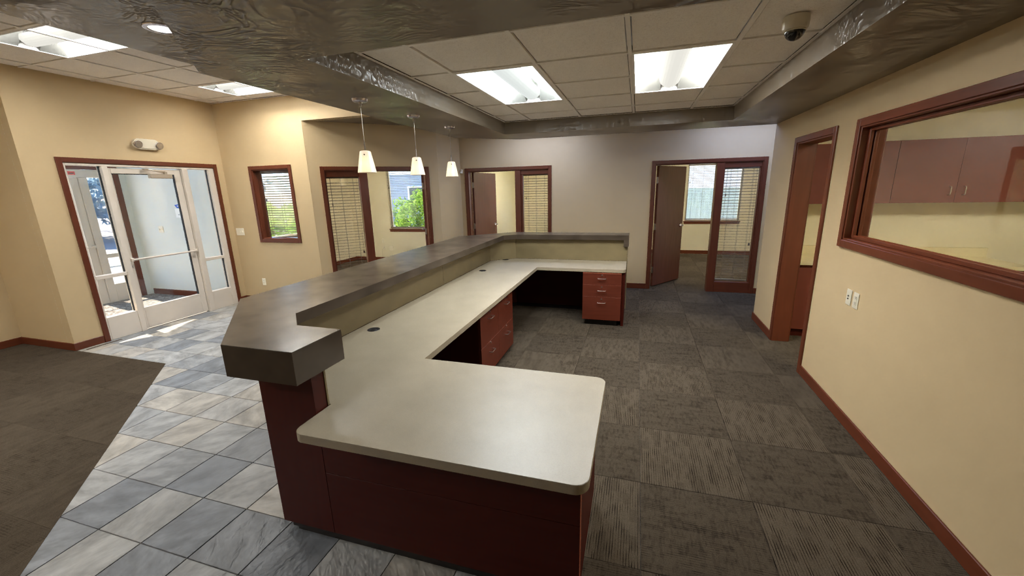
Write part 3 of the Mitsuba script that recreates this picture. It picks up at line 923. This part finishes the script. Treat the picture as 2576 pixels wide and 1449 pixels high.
# emergency light over the entrance
t = thing('emergency_light', 'white oval twin-head emergency light on the wall above the glazed entrance', 'emergency light')
E_ = LineString([(3.955, 2.425), (4.135, 2.425)]).buffer(0.066, quad_segs=12)
add(t + '__body', cat([LW.plate(E_, 0.0005, 0.045), LW.plate(E_.buffer(-0.014), 0.045, 0.056)]), 'mat_plastic_white')
for u in (3.925, 4.175):
    p = LW.pt(u, 0.03, 2.425)
    h = add(t + '__lamp_head', cat([cyl(p, p + [0.045, 0, -0.012], 0.036, 0.046, n=20)]), 'mat_chrome', smooth=40)
    add(h + '__lens', cyl(p + [0.046, 0, -0.0125], p + [0.049, 0, -0.013], 0.040, n=20), 'mat_nickel')
    add(h + '__bracket', LW.b(u - 0.012, u + 0.012, 0.045, 0.062, 2.392, 2.405, 0.002), 'mat_plate_dark')

# motion sensor at the far wall corner
t = thing('motion_sensor', 'small white motion sensor high in the corner left of the far left office door', 'sensor')
add(t + '__body', FW.b(-3.165, -3.115, 0.0005, 0.038, 2.030, 2.105, 0.008), 'mat_plastic_white')
add(t + '__lens', FW.b(-3.158, -3.122, 0.036, 0.042, 2.038, 2.066, 0.003), 'mat_paper')

# dome camera under the tray ceiling
t = thing('dome_camera', 'white and black dome security camera under the ceiling tray', 'security camera')
DC = (0.722, 2.632, 0)
add(t + '__base', lathe([(0.0, TZ + 0.003), (0.058, TZ + 0.003), (0.060, TZ - 0.020), (0.057, TZ - 0.050), (0.050, TZ - 0.058), (0.0, TZ - 0.058)][::-1], center=DC), 'mat_plastic_white', smooth=40)
a = np.linspace(0, np.pi / 2, 9)
add(t + '__dome', lathe([(0.046 * math.cos(q), TZ - 0.058 - 0.048 * math.sin(q)) for q in a[::-1]] + [(0.0, TZ - 0.0581)], center=DC), 'mat_black_gloss', smooth=40)
add(t + '__lens_shield', lathe([(0.047, TZ - 0.058), (0.049, TZ - 0.064), (0.046, TZ - 0.066)], center=DC), 'mat_plastic_white', smooth=40)

# ------------------------------------------------------------------ pendants
def shade_em(p, n, uv):
    t = uv.y
    g = dr.exp(-dr.square((t - 0.38) / 0.27))
    return mix(mi.Color3f(0.40, 0.30, 0.215), mi.Color3f(0.72, 0.58, 0.27), g)


mat('mat_shade', principled((0.22, 0.20, 0.18), 0.25))
PEND = [(-1.98, 2.762, 'nearest of the three over the counter'), (-1.98, 3.526, 'middle one of the three over the counter'), (-1.98, 4.282, 'farthest of the three over the counter')]
for x, y, lab in PEND:
    t = thing('pendant_lamp', 'small frosted cone glass pendant, ' + lab, 'pendant lamp', 'pendant lamps over the reception counter')
    add(t + '__canopy', lathe([(0.0, SZ - 0.022), (0.040, SZ - 0.022), (0.052, SZ - 0.016), (0.058, SZ - 0.0005)], center=(x, y, 0)), 'mat_chrome', smooth=30)
    add(t + '__stem', cyl((x, y, SZ - 0.05), (x, y, SZ - 0.020), 0.009, n=12), 'mat_nickel')
    add(t + '__cord', cyl((x, y, 2.10), (x, y, SZ - 0.045), 0.0022, n=8), 'mat_nickel')
    add(t + '__rod', cyl((x, y, 2.046), (x, y, 2.115), 0.0045, n=10), 'mat_chrome')
    sm = lathe([(0.0, 2.048), (0.030, 2.048), (0.038, 2.044), (0.0415, 2.036), (0.069, 1.890)][::-1], n=32, center=(x, y, 0))
    add(t + '__shade', sm, 'mat_shade', smooth=True, uv=np.stack([np.arctan2(sm[0][:, 1] - y, sm[0][:, 0] - x) / 6.3 + 0.5, (sm[0][:, 2] - 1.89) / 0.158], 1),
        emitter={'type': 'area', 'radiance': proc(shade_em)})
    add(t + '__set_screw', cyl((x + 0.020, y - 0.040, 2.018), (x + 0.021, y - 0.046, 2.018), 0.0045, n=10), 'mat_plate_dark')
    b = t + '__bulb'
    add(b, lathe([(0.0, 1.935), (0.016, 1.94), (0.022, 1.955), (0.016, 1.975), (0.010, 2.0)], n=14, center=(x, y, 0)), 'mat_reflector', smooth=50, emitter={'type': 'area', 'radiance': rgb(9, 7, 4.2)})

# ------------------------------------------------------------------ reception counter
def rnd(poly, r):
    return poly.buffer(-r, join_style=2).buffer(r, quad_segs=10)


wt = Polygon([(-1.397, 1.213), (-0.118, 1.213), (-0.118, 2.075), (-1.215, 2.075), (-1.215, 5.085), (-0.098, 5.085), (-0.106, 5.703), (-1.682, 5.703), (-1.988, 5.450), (-1.988, 1.780), (-1.674, 1.462), (-1.397, 1.462)])
WT = unary_union([rnd(wt, 0.055), wt.intersection(sbox(-2.1, 1.40, -1.3, 5.8)), wt.intersection(sbox(-2.1, 5.3, 0, 5.8))])
GROM = [(-1.858, 2.468), (-1.842, 4.735), (-1.801, 5.571)]
from shapely.geometry import Point
for gx, gy in GROM:
    WT = WT.difference(Point(gx, gy).buffer(0.036, quad_segs=8))
t = thing('desk_worktop', 'beige laminate U-shaped worktop running inside the reception counter', 'worktop')
add(t + '__slab', cat([ext(WT, 0.7005, 0.7385), ext(WT.buffer(-0.0015, join_style=2), 0.7385, 0.740)]), 'mat_worktop')
for gx, gy in GROM:
    g = add(t + '__grommet', lathe([(0.026, 0.739), (0.034, 0.7425), (0.044, 0.7425), (0.0465, 0.7403)], center=(gx, gy, 0)), 'mat_black', smooth=30)
    add(g + '__cap', lathe([(0.0, 0.7415), (0.024, 0.7415), (0.026, 0.739), (0.0, 0.735)][::-1], center=(gx, gy, 0)), 'mat_black')

core = Polygon([(-1.722, 1.372), (-2.215, 1.866), (-2.215, 5.30), (-1.705, 5.825), (-0.106, 5.825), (-0.106, 5.718), (-1.688, 5.718), (-2.003, 5.456), (-2.003, 1.772), (-1.680, 1.447), (-1.402, 1.447), (-1.402, 1.372)])
t = thing('reception_counter', 'cherry laminate body of the reception counter carrying the raised bar top', 'counter')
add(t + '__cladding', ext(core, 0.062, 1.0355), 'mat_veneer_z')
add(t + '__toe_kick', ext(core.buffer(-0.035, join_style=2), 0.0, 0.062), 'mat_black')
ZB, ZP = 0.7405, 1.0355
segs = [((-1.397, 1.4475), (-1.680, 1.4475), ZP), ((-1.681, 1.448), (-2.002, 1.772), ZP), ((-2.002, 1.772), (-2.002, 3.93), ZP), ((-2.002, 3.932), (-2.002, 5.456), ZP), ((-2.002, 5.456), (-1.687, 5.717), ZP), ((-1.687, 5.717), (-0.106, 5.717), ZP)]
for (ax_, ay), (bx_, by), zt in segs:
    d_ = np.array([bx_ - ax_, by - ay])
    L_ = np.linalg.norm(d_)
    d_ /= L_
    fr = Fr((ax_, ay), d_, (d_[1], -d_[0]) if True else 0)
    add(t + '__back_panel', fr.b(0.0005, L_ - 0.0005, 0.0, 0.011, ZB, zt, 0.001), 'mat_back_panel')
add(t + '__end_edge', bx(-0.1055, -0.098, 5.70, 5.825, 0.062, 1.03, 0.001), 'mat_back_panel')

bar = Polygon([(-1.757, 1.252), (-2.418, 1.905), (-2.418, 5.330), (-1.782, 5.955), (-0.088, 5.950), (-0.088, 5.640), (-1.640, 5.606), (-1.795, 5.487), (-1.795, 1.722), (-1.628, 1.558), (-1.359, 1.555), (-1.362, 1.254)])
inner_edge = LineString([(-0.15, 5.64), (-1.640, 5.606), (-1.795, 5.487), (-1.795, 1.66)]).buffer(0.11, cap_style=2)
fascia = bar.difference(bar.buffer(-0.06, join_style=2)).difference(inner_edge).difference(core.buffer(0.014))
t = thing('counter_top', 'raised grey-brown laminate bar top with deep apron, wrapped around the reception desk', 'counter top')
add(t + '__slab', cat([ext(bar, 1.036, 1.0985), ext(bar.buffer(-0.0015, join_style=2), 1.0985, 1.10)]), 'mat_bar')
add(t + '__apron', ext(fascia, 0.946, 1.036), 'mat_bar')

t = thing('desk_end_panel', 'dark cherry laminate base closing the near end of the desk', 'desk panel')
add(t + '__upper_panel', bx(-1.400, -0.160, 1.372, 1.392, 0.419, 0.700, 0.001), 'mat_veneer_x')
add(t + '__lower_panel', bx(-1.400, -0.160, 1.372, 1.392, 0.062, 0.417, 0.001), 'mat_veneer_x')
add(t + '__side_panel', bx(-0.182, -0.162, 1.393, 2.03, 0.062, 0.700, 0.001), 'mat_veneer_z')
add(t + '__corner_edge', bx(-0.1615, -0.1585, 1.372, 1.392, 0.062, 0.700), 'mat_veneer_edge')
add(t + '__toe_kick', cat([bx(-1.66, -0.20, 1.395, 1.410, 0.0, 0.061), bx(-0.215, -0.20, 1.411, 2.0, 0.0, 0.061)]), 'mat_black')

# modesty panels in the knee space, against the half wall
single('modesty_panel', bx(-1.66, -0.64, 5.690, 5.7025, 0.10, 0.700), 'mat_veneer_x', 'dark cherry modesty panel deep under the desk return', 'panel')


def pull(base, fr, u, d, z, L_=0.096):
    pts = [fr.pt(u - L_ / 2, d, z), fr.pt(u - L_ / 2, d + 0.027, z), fr.pt(u - L_ / 2 + 0.006, d + 0.033, z), fr.pt(u + L_ / 2 - 0.006, d + 0.033, z), fr.pt(u + L_ / 2, d + 0.027, z), fr.pt(u + L_ / 2, d, z)]
    add(base, tube(pts, 0.0045, 8), 'mat_nickel', smooth=45)


def lock(base, fr, u, d, z):
    p = fr.pt(u, d, z)
    add(base, cat([cyl(p, p + fr.M[:3, 1] * 0.004, 0.0095, n=14), cyl(p, p + fr.M[:3, 1] * 0.009, 0.006, n=12)]), 'mat_nickel')


def pedestal(name, label, cat_, fr, u0, u1, depth, fronts, body_m, group=None, z_top=0.698):
    t = thing(name, label, cat_, group)
    z0 = fronts[-1][0]
    add(t + '__body', fr.b(u0, u1, -depth, -0.021, z0, z_top, 0.001), body_m)
    add(t + '__toe_kick', fr.b(u0 + 0.035, u1 - 0.045, -depth, -0.055, 0.0, z0), 'mat_black')
    for a_, b_, hz, kz in fronts:
        dr_ = add(t + '__drawer', fr.b(u0 + 0.001, u1 - 0.001, -0.0205, 0.0, a_ + 0.0012, b_ - 0.0012, 0.001), 'mat_drawer')
        e_ = 0.0013
        add(dr_ + '__edge_band', cat([fr.b(u0 + 0.001, u1 - 0.001, -0.0195, -0.001, b_ - 0.0012, b_ - 0.0012 + e_ * 0.8)]), 'mat_veneer_edge')
        pull(dr_ + '__handle', fr, (u0 + u1) / 2, 0.0, hz)
        lock(dr_ + '__lock', fr, (u0 + u1) / 2, 0.0, kz)


PF = Fr((0, 5.070), (1, 0), (0, -1))
pedestal('drawer_pedestal', 'cherry three-drawer pedestal under the far return of the desk', 'drawer unit', PF, -0.620, -0.142, 0.60,
         [(0.541, 0.690, 0.626, 0.666), (0.386, 0.541, 0.470, 0.516), (0.080, 0.386, 0.313, 0.358)], 'mat_veneer_z')
single('desk_side_panel', bx(-0.1395, -0.1065, 5.125, 5.700, 0.0, 0.7, 0.001), 'mat_veneer_z', 'cherry panel closing the far return of the desk beside the three-drawer pedestal', 'desk panel')
CF = Fr((-1.268, 0), (0, 1), (1, 0))
for u0, u1, lab in ((3.148, 3.633, 'nearer to the camera'), (3.635, 4.122, 'farther from the camera')):
    pedestal('file_cabinet', 'cherry two-drawer file cabinet under the long worktop, ' + lab, 'file cabinet', CF, u0, u1, 0.60,
             [(0.355, 0.676, 0.590, 0.644), (0.050, 0.355, 0.260, 0.340)], 'mat_veneer_z', 'file cabinets under the worktop')

# ------------------------------------------------------------------ copy room behind the right wall
struct('wall_copy_room_far', 'pale back wall of the copy room')
add('wall_copy_room_far', bx(1.674, 4.6, 5.79, 5.90, 0, 2.75), 'mat_office_wall')
struct('wall_copy_room_right')
add('wall_copy_room_right', bx(4.6, 4.7, 0.5, 5.9, 0, 2.75), 'mat_office_wall')
struct('wall_copy_room_near')
add('wall_copy_room_near', bx(1.674, 4.7, 0.42, 0.5, 0, 2.75), 'mat_office_wall')
struct('ceiling_copy_room')
add('ceiling_copy_room', bx(1.53, 4.7, 0.42, 5.9, 2.72, 2.78), 'mat_office_wall')
KF = Fr((0, 5.46), (1, 0), (0, -1))


def cupboard(x0, x1, split, label):
    t = thing('wall_cabinet', label, 'wall cabinet', 'wall cabinets in the copy room')
    add(t + '__body', KF.b(x0, x1, -0.328, -0.020, 1.495, 2.135), 'mat_cabinet')
    xs = [x0] + ([split] if split else []) + [x1]
    for i, (a_, b_) in enumerate(zip(xs[:-1], xs[1:])):
        d_ = add(t + '__door', KF.b(a_ + 0.0015, b_ - 0.0015, -0.019, 0.0, 1.495, 2.135, 0.001), 'mat_cabinet')
        hu = (b_ - 0.06) if (i == 0 and split) else (a_ + 0.06)
        pts = [KF.pt(hu, 0, 1.573), KF.pt(hu, 0.028, 1.575), KF.pt(hu, 0.032, 1.585), KF.pt(hu, 0.032, 1.647), KF.pt(hu, 0.028, 1.657), KF.pt(hu, 0, 1.659)]
        add(d_ + '__handle', tube(pts, 0.005, 8), 'mat_nickel', smooth=45)


cupboard(1.676, 2.10, None, 'cherry wall cabinet seen through the cased opening')
cupboard(2.102, 2.60, None, 'cherry wall cabinet at the left end of the wide interior window')
cupboard(2.602, 3.70, 3.145, 'cherry two-door wall cabinet with paired upright handles, seen through the wide window')
cupboard(3.702, 4.598, 4.15, 'cherry two-door wall cabinet at the right edge of the photograph')
LF = Fr((0, 5.185), (1, 0), (0, -1))
t = thing('base_cabinet', 'cherry base cabinet in the copy room, seen through the cased opening', 'base cabinet')
add(t + '__body', LF.b(1.712, 3.70, -0.60, -0.02, 0.092, 0.845), 'mat_cabinet')
add(t + '__toe_kick', LF.b(1.712, 3.70, -0.60, -0.045, 0.0, 0.092), 'mat_veneer_x')
for a_, b_ in ((1.712, 2.14), (2.14, 2.65), (2.65, 3.18), (3.18, 3.70)):
    d_ = add(t + '__door', LF.b(a_ + 0.0015, b_ - 0.0015, -0.019, 0.0, 0.095, 0.815, 0.001), 'mat_cabinet')
t = thing('copy_counter', 'cream laminate counter with backsplash on the copy room base cabinet', 'counter')
add(t + '__slab', LF.b(1.710, 3.72, -0.603, 0.028, 0.846, 0.884, 0.003), 'mat_copy_counter')
add(t + '__backsplash', LF.b(1.710, 3.72, -0.603, -0.583, 0.884, 0.985, 0.002), 'mat_copy_counter')


def panel_light(name, label, x0, x1, y0, y1, z, tint, power, group=None):
    t = thing(name, label, 'ceiling light', group)
    add(t + '__frame', bx(x0 - 0.02, x1 + 0.02, y0 - 0.02, y1 + 0.02, z + 0.001, z + 0.02), 'mat_reflector')
    v = np.array([[x0, y0, z], [x1, y0, z], [x1, y1, z], [x0, y1, z]])
    add(t + '__diffuser', (v, np.array([[0, 2, 1], [0, 3, 2]])), 'mat_reflector', emitter={'type': 'area', 'radiance': rgb(*[power * c for c in tint])})


panel_light('copy_room_light', 'recessed light in the copy room ceiling', 2.7, 3.9, 2.6, 3.2, 2.70, (1.0, 0.95, 0.74), 19.0)

panel_light('corridor_light', 'recessed light in the corridor ceiling beyond the tray, right part', 0.9, 2.1, 6.25, 6.85, 2.752, (0.42, 0.55, 1.0), 5.6, 'corridor lights')
panel_light('corridor_light', 'recessed light in the corridor ceiling beyond the tray, left part', -2.2, -1.0, 6.25, 6.85, 2.752, (0.55, 0.66, 1.0), 5.6, 'corridor lights')
# ------------------------------------------------------------------ offices
OW = 'mat_office_wall'


def room(key, walls, ceil_poly, zc=2.62):
    for i, (x0, x1, y0, y1, *hole) in enumerate(walls):
        kk = key if i == 0 else key + '__face'
        if hole:
            h = hole[0]
            if x1 - x0 > y1 - y0:
                fr = Fr((0, y0), (1, 0), (0, -1))
                m = fr.plate(sbox(x0, -0.1, x1, 2.8).difference(sbox(h[0], h[2], h[1], h[3])), -(y1 - y0), 0)
            else:
                fr = Fr((x1, 0), (0, 1), (1, 0))
                m = fr.plate(sbox(y0, -0.1, y1, 2.8).difference(sbox(h[0], h[2], h[1], h[3])), -(x1 - x0), 0)
        else:
            m = bx(x0, x1, y0, y1, -0.1, 2.8)
        add(kk, m, OW)
    struct(key)
    add(key + '__ceiling', ext(ceil_poly, zc, zc + 0.1), OW)


# angled-wall office
GW = (5.75, 7.55, 0.86, 2.20)          # window in its left outer wall
BW = (-5.955, -4.30, 0.82, 2.26)       # window in its back wall
room('wall_corner_office', [(-7.18, -7.06, 5.22, 9.15, GW), (-7.18, -3.36, 9.03, 9.15, BW), (-3.46, -3.36, 6.62, 9.15)],
     Polygon([(-7.1, 5.2), (-4.75, 5.22), (-3.36, 6.66), (-3.36, 9.1), (-7.1, 9.1)]))
# far left office
room('wall_left_office', [(-3.355, -3.255, 7.36, 11.36), (-3.355, -0.45, 11.26, 11.36, (-2.2, -0.75, 0.82, 2.2)), (-0.55, -0.45, 7.36, 11.36)], sbox(-3.3, 7.36, -0.5, 11.3))
# far right office
RWN = (1.165, 2.40, 0.83, 2.22)
room('wall_right_office', [(-0.45, -0.35, 7.36, 11.36), (-0.45, 3.3, 11.26, 11.36, RWN), (3.2, 3.3, 7.36, 11.36)], sbox(-0.4, 7.36, 3.25, 11.3))
baseboard('baseboard_office', [(Fr((0, 11.26), (1, 0), (0, -1)), -0.35, 3.2), (Fr((3.2, 0), (0, 1), (-1, 0)), 7.36, 11.26), (Fr((0, 11.26), (1, 0), (0, -1)), -3.25, -0.55),
                               (Fr((0, 9.03), (1, 0), (0, -1)), -7.06, -3.46), (Fr((-7.06, 0), (0, 1), (1, 0)), 5.23, 9.03)], 'dark baseboards in the offices')


def outside_window(key, fr, u0, u1, z0, z1, label, sill=True, mull=None):
    struct(key, label)
    for i, p in enumerate(ring(fr, u0, u1, z0, z1, 0.035, -0.10, -0.055, 'ltrb')):
        add(key + '__frame', p, 'mat_plastic_white')
    if mull:
        add(key + '__frame', fr.b(mull - 0.02, mull + 0.02, -0.10, -0.055, z0, z1), 'mat_plastic_white')
    add(key + '__glass_pane', fr.b(u0 + 0.03, u1 - 0.03, -0.080, -0.078, z0 + 0.03, z1 - 0.03), 'mat_glass')
    if sill:
        hx = 'mat_cherry_y' if abs(fr.u[1]) > 0.7 else 'mat_cherry_x'
        add(key + '__sill', cat([fr.b(u0 - 0.03, u1 + 0.03, -0.05, 0.028, z0 - 0.018, z0, 0.003), fr.b(u0 - 0.015, u1 + 0.015, 0.0, 0.014, z0 - 0.07, z0 - 0.018, 0.003)]), hx)


BF_ = Fr((0, 9.03), (1, 0), (0, -1))
OF3 = Fr((0, 11.26), (1, 0), (0, -1))
outside_window('window_3', BF_, BW[0], BW[1], BW[2], BW[3], 'outside window of the corner office, shrub behind it')
outside_window('window_4', Fr((-7.06, 0), (0, 1), (1, 0)), GW[0], GW[1], GW[2], GW[3], 'outside window seen through the small framed window')
outside_window('window_5', OF3, RWN[0], RWN[1], RWN[2], RWN[3], 'outside window of the far right office')
outside_window('window_6', OF3, -2.2, -0.75, 0.82, 2.2, 'outside window of the far left office')
blind(BF_, BW[0] + 0.005, BW[1] - 0.005, 0.85, 2.26, -0.026, 0.0395, 'open slat blind in the outside window above the shrub', (-5.83, -5.3, -4.75), tilt=4)
blind(OF3, RWN[0] + 0.005, RWN[1] - 0.005, 0.87, 2.22, -0.026, 0.0395, 'open slat blind in the bright outside window of the far right office', (1.29, 1.53, 1.78, 2.05, 2.27), tilt=4)
plate_thing('outlet', 'white plate on the corner office back wall, upper of the three', 'outlet', BF_, -6.215, 0.512)
plate_thing('outlet', 'white outlet on the corner office back wall, lower left of the three', 'outlet', BF_, -6.205, 0.325)
plate_thing('light_switch', 'double white plate on the corner office back wall, lower right of the three', 'wall plate', BF_, -5.985, 0.325, w=0.118, kind='switch2')
q = [BF_.pt(u, d, z) for u, d, z in [(-6.235, 0.012, 0.36), (-6.26, 0.02, 0.24), (-6.29, 0.03, 0.12), (-6.30, 0.06, 0.012), (-6.1, 0.22, 0.008), (-5.8, 0.26, 0.012), (-5.55, 0.12, 0.10), (-5.45, 0.10, 0.008), (-5.2, 0.3, 0.008)]]
single('cable', tube(np.array(q), 0.004, 6), 'mat_plate', 'thin white cable trailing from the corner office outlets to the floor', 'cable', smooth=True)
for x0, x1, y0, y1, nm in ((-5.9, -4.9, 6.9, 7.5, 'corner'), (-2.4, -1.4, 9.0, 9.6, 'far left'), (0.9, 1.9, 9.0, 9.6, 'far right')):
    panel_light('office_light', f'recessed light in the {nm} office ceiling', x0, x1, y0, y1, 2.60, (1.0, 0.95, 0.80), 17.0)

# ------------------------------------------------------------------ outdoors
struct('ground', 'paved and grassed ground outside')


def ground_col(p, n, uv):
    g = fbm(p.x * 3, p.y * 3, 1.0, 3)
    grass = mix(C3(srgb(92, 120, 62)), C3(srgb(140, 160, 90)), g)
    pave = mix(C3(srgb(178, 174, 166)), C3(srgb(200, 197, 190)), g)
    road = smoothstep(-14.2, -14.0, p.x)
    return mix(mix(C3(srgb(120, 122, 126)), pave, road), grass, smoothstep(9.6, 9.8, p.y) * smoothstep(16.5, 16.3, p.y) * smoothstep(-12.2, -12.0, p.x))


mat('mat_ground', {'type': 'diffuse', 'reflectance': proc(ground_col)})
gp = sbox(-90, -60, 60, 90).difference(sbox(-8.6, -2.6, 5.2, 11.36))
add('ground', ext(gp, -0.30, -0.14), 'mat_ground')
mat('mat_leaf', {'type': 'principledthin', 'base_color': proc(lambda p, n, uv: mix(C3(srgb(58, 104, 40)), C3(srgb(150, 190, 78)), noise(p.x * 9, p.y * 9, p.z * 9))), 'roughness': 0.5, 'diff_trans': 0.6}, two=False)
mat('mat_needle', {'type': 'principledthin', 'base_color': proc(lambda p, n, uv: mix(C3(srgb(66, 92, 108)), C3(srgb(136, 166, 182)), noise(p.x * 3, p.y * 3, p.z * 3))), 'roughness': 0.6, 'diff_trans': 0.4}, two=False)
mat('mat_bark', principled(srgb(84, 68, 54), 0.9))


def leaves(c, rad, n, size, seed, flat=1.0):
    r = np.random.default_rng(seed)
    d = r.normal(size=(n, 3))
    d /= np.linalg.norm(d, axis=1, keepdims=True)
    lump = 0.78 + 0.3 * np.sin(d[:, 0] * 7 + seed) * np.sin(d[:, 1] * 6 + 1) + 0.12 * r.random(n)
    P = np.array(c) + d * np.array(rad) * (lump * (0.72 + 0.28 * r.random(n) ** 0.5))[:, None]
    a = r.normal(size=(n, 3))
    a /= np.linalg.norm(a, axis=1, keepdims=True)
    b = np.cross(a, r.normal(size=(n, 3)))
    b /= np.linalg.norm(b, axis=1, keepdims=True)
    s = size * (0.6 + 0.8 * r.random(n))[:, None]
    V = np.stack([P - a * s, P + b * s * 0.45, P + a * s, P - b * s * 0.45], 1).reshape(-1, 3)
    i = np.arange(n) * 4
    return V, np.vstack([np.stack([i, i + 1, i + 2], 1), np.stack([i, i + 2, i + 3], 1)])


def shrub(x, y, r, h, label, seed, n=5000, size=0.05):
    t = thing('shrub', label, 'shrub')
    z0 = -0.14
    add(t + '__foliage', leaves((x, y, z0 + h * 0.52), (r, r, h * 0.5), n, size, seed), 'mat_leaf')
    add(t + '__stem', cat([cyl((x + 0.1 * math.cos(q), y + 0.1 * math.sin(q), z0 - 0.02), (x + r * 0.5 * math.cos(q), y + r * 0.5 * math.sin(q), z0 + h * 0.6), 0.025, 0.01, n=8) for q in np.arange(5) * 1.26]), 'mat_bark')


shrub(-5.95, 10.7, 0.9, 1.85, 'bright green shrub right outside the corner office window', 3, 7000)
shrub(-4.4, 10.75, 0.62, 1.55, 'lower green shrub outside the corner office window, partly behind the door', 4, 4000)
shrub(-8.75, 8.35, 0.75, 1.65, 'sunlit green shrub seen through the blind of the small framed window', 5, 5000)


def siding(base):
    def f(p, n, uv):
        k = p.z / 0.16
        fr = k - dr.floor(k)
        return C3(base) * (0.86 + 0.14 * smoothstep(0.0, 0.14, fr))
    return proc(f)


mat('mat_siding', principled(siding(srgb(126, 140, 158)), 0.7))
mat('mat_siding_light', principled(siding(srgb(196, 198, 196)), 0.7))
mat('mat_trim', principled(srgb(232, 232, 228), 0.6))
mat('mat_roof', principled(srgb(92, 88, 86), 0.9))
mat('mat_dark_glass', principled(srgb(40, 52, 66), 0.1, specular=0.6))


def house(label, x0, x1, y0, y1, h, m, wins, roof_h=2.2):
    t = thing('house', label, 'house')
    add(t + '__walls', bx(x0, x1, y0, y1, -0.2, h), m)
    xm = (y0 + y1) / 2
    V = np.array([[x0 - .4, y0 - .5, h - .05], [x1 + .4, y0 - .5, h - .05], [x1 + .4, y1 + .5, h - .05], [x0 - .4, y1 + .5, h - .05], [x0 - .4, xm, h + roof_h], [x1 + .4, xm, h + roof_h]])
    add(t + '__roof', (V, np.array([[0, 1, 5], [0, 5, 4], [2, 3, 4], [2, 4, 5], [0, 4, 3], [1, 2, 5], [0, 3, 2], [0, 2, 1]])), 'mat_roof')
    fr = Fr((0, y0), (1, 0), (0, -1))
    for u0, u1, z0, z1 in wins:
        w_ = add(t + '__window', cat(ring(fr, u0 - .1, u1 + .1, z0 - .1, z1 + .1, 0.1, 0.0, 0.05, 'ltrb')), 'mat_trim')
        add(w_ + '__pane', fr.b(u0, u1, 0.0, 0.02, z0, z1), 'mat_dark_glass')
    for u in (x0, x1):
        add(t + '__corner_board', fr.b(u - 0.10, u + 0.10, 0.0, 0.04, -0.2, h), 'mat_trim')
    add(t + '__band_board', fr.b(x0, x1, 0.0, 0.045, 2.62, 2.82), 'mat_trim')
    return t


house('blue-grey sided house behind the shrub, seen through the corner office window', -18.0, -7.0, 21.0, 30.0, 5.2, 'mat_siding', [(-12.6, -11.2, 3.1, 4.5), (-10.2, -9.0, 3.1, 4.5), (-12.4, -11.2, 0.9, 1.9)])
house('pale house with white corner boards, seen through the far right office window', 0.2, 10.5, 23.0, 31.0, 5.6, 'mat_siding_light', [(2.0, 2.9, 2.9, 4.3), (5.0, 6.2, 2.9, 4.3)])
# board fence behind the far right office
t = thing('fence', 'grey board fence outside the far right office window', 'fence')
mat('mat_fence', principled(proc(lambda p, n, uv: mix(C3(srgb(150, 150, 152)), C3(srgb(188, 188, 186)), fbm(p.x * 16, p.z * 1.6, 1.0, 3))), 0.85))
pl = None
for i in range(52):
    x = -1.0 + i * 0.148
    bd = bx(0.003, 0.143, 17.0, 17.02, -0.12, 1.60, 0.004)
    if pl is None:
        pl = mikit.ply(bd, 'mat_fence')
    share(t + '__board', pl, T().translate([x, 0, 0.012 * math.sin(i * 2.3)]))
for z in (0.3, 1.3):
    add(t + '__rail', bx(-1.0, 6.7, 17.021, 17.06, z, z + 0.09), 'mat_fence')


def conifer(x, y, h, r, label, seed):
    t = thing('tree', label, 'tree', 'trees across the street')
    ms = []
    q = np.random.default_rng(seed)
    for k in range(9):
        f = k / 8
        z = -0.1 + h * (0.12 + 0.86 * f)
        rr = r * (1.02 - f) + 0.15
        ms.append(leaves((x, y, z), (rr, rr, h * 0.085), 900, 0.16, seed * 31 + k))
    add(t + '__foliage', cat(ms), 'mat_needle')
    add(t + '__trunk', cyl((x, y, -0.3), (x, y, h * 0.95), 0.2, 0.04, n=10), 'mat_bark')


for i, (x, y, h, r) in enumerate([(-22, 8.0, 10, 2.3), (-26, 12.0, 12, 2.6), (-21.5, 13.8, 9, 2.1), (-29, 17.8, 13, 2.9), (-24, 19.2, 11, 2.4)]):
    conifer(x, y, h, r, ['tree across the street seen through the entrance, %s' % w for w in ('nearest the left jamb', 'behind the first', 'second row', 'tall one behind', 'rightmost')][i], i + 1)
single('curb', bx(-14.25, -14.0, -30, 20, -0.139, 0.0, 0.02), 'mat_plate', 'pale concrete curb along the street outside the entrance', 'curb')
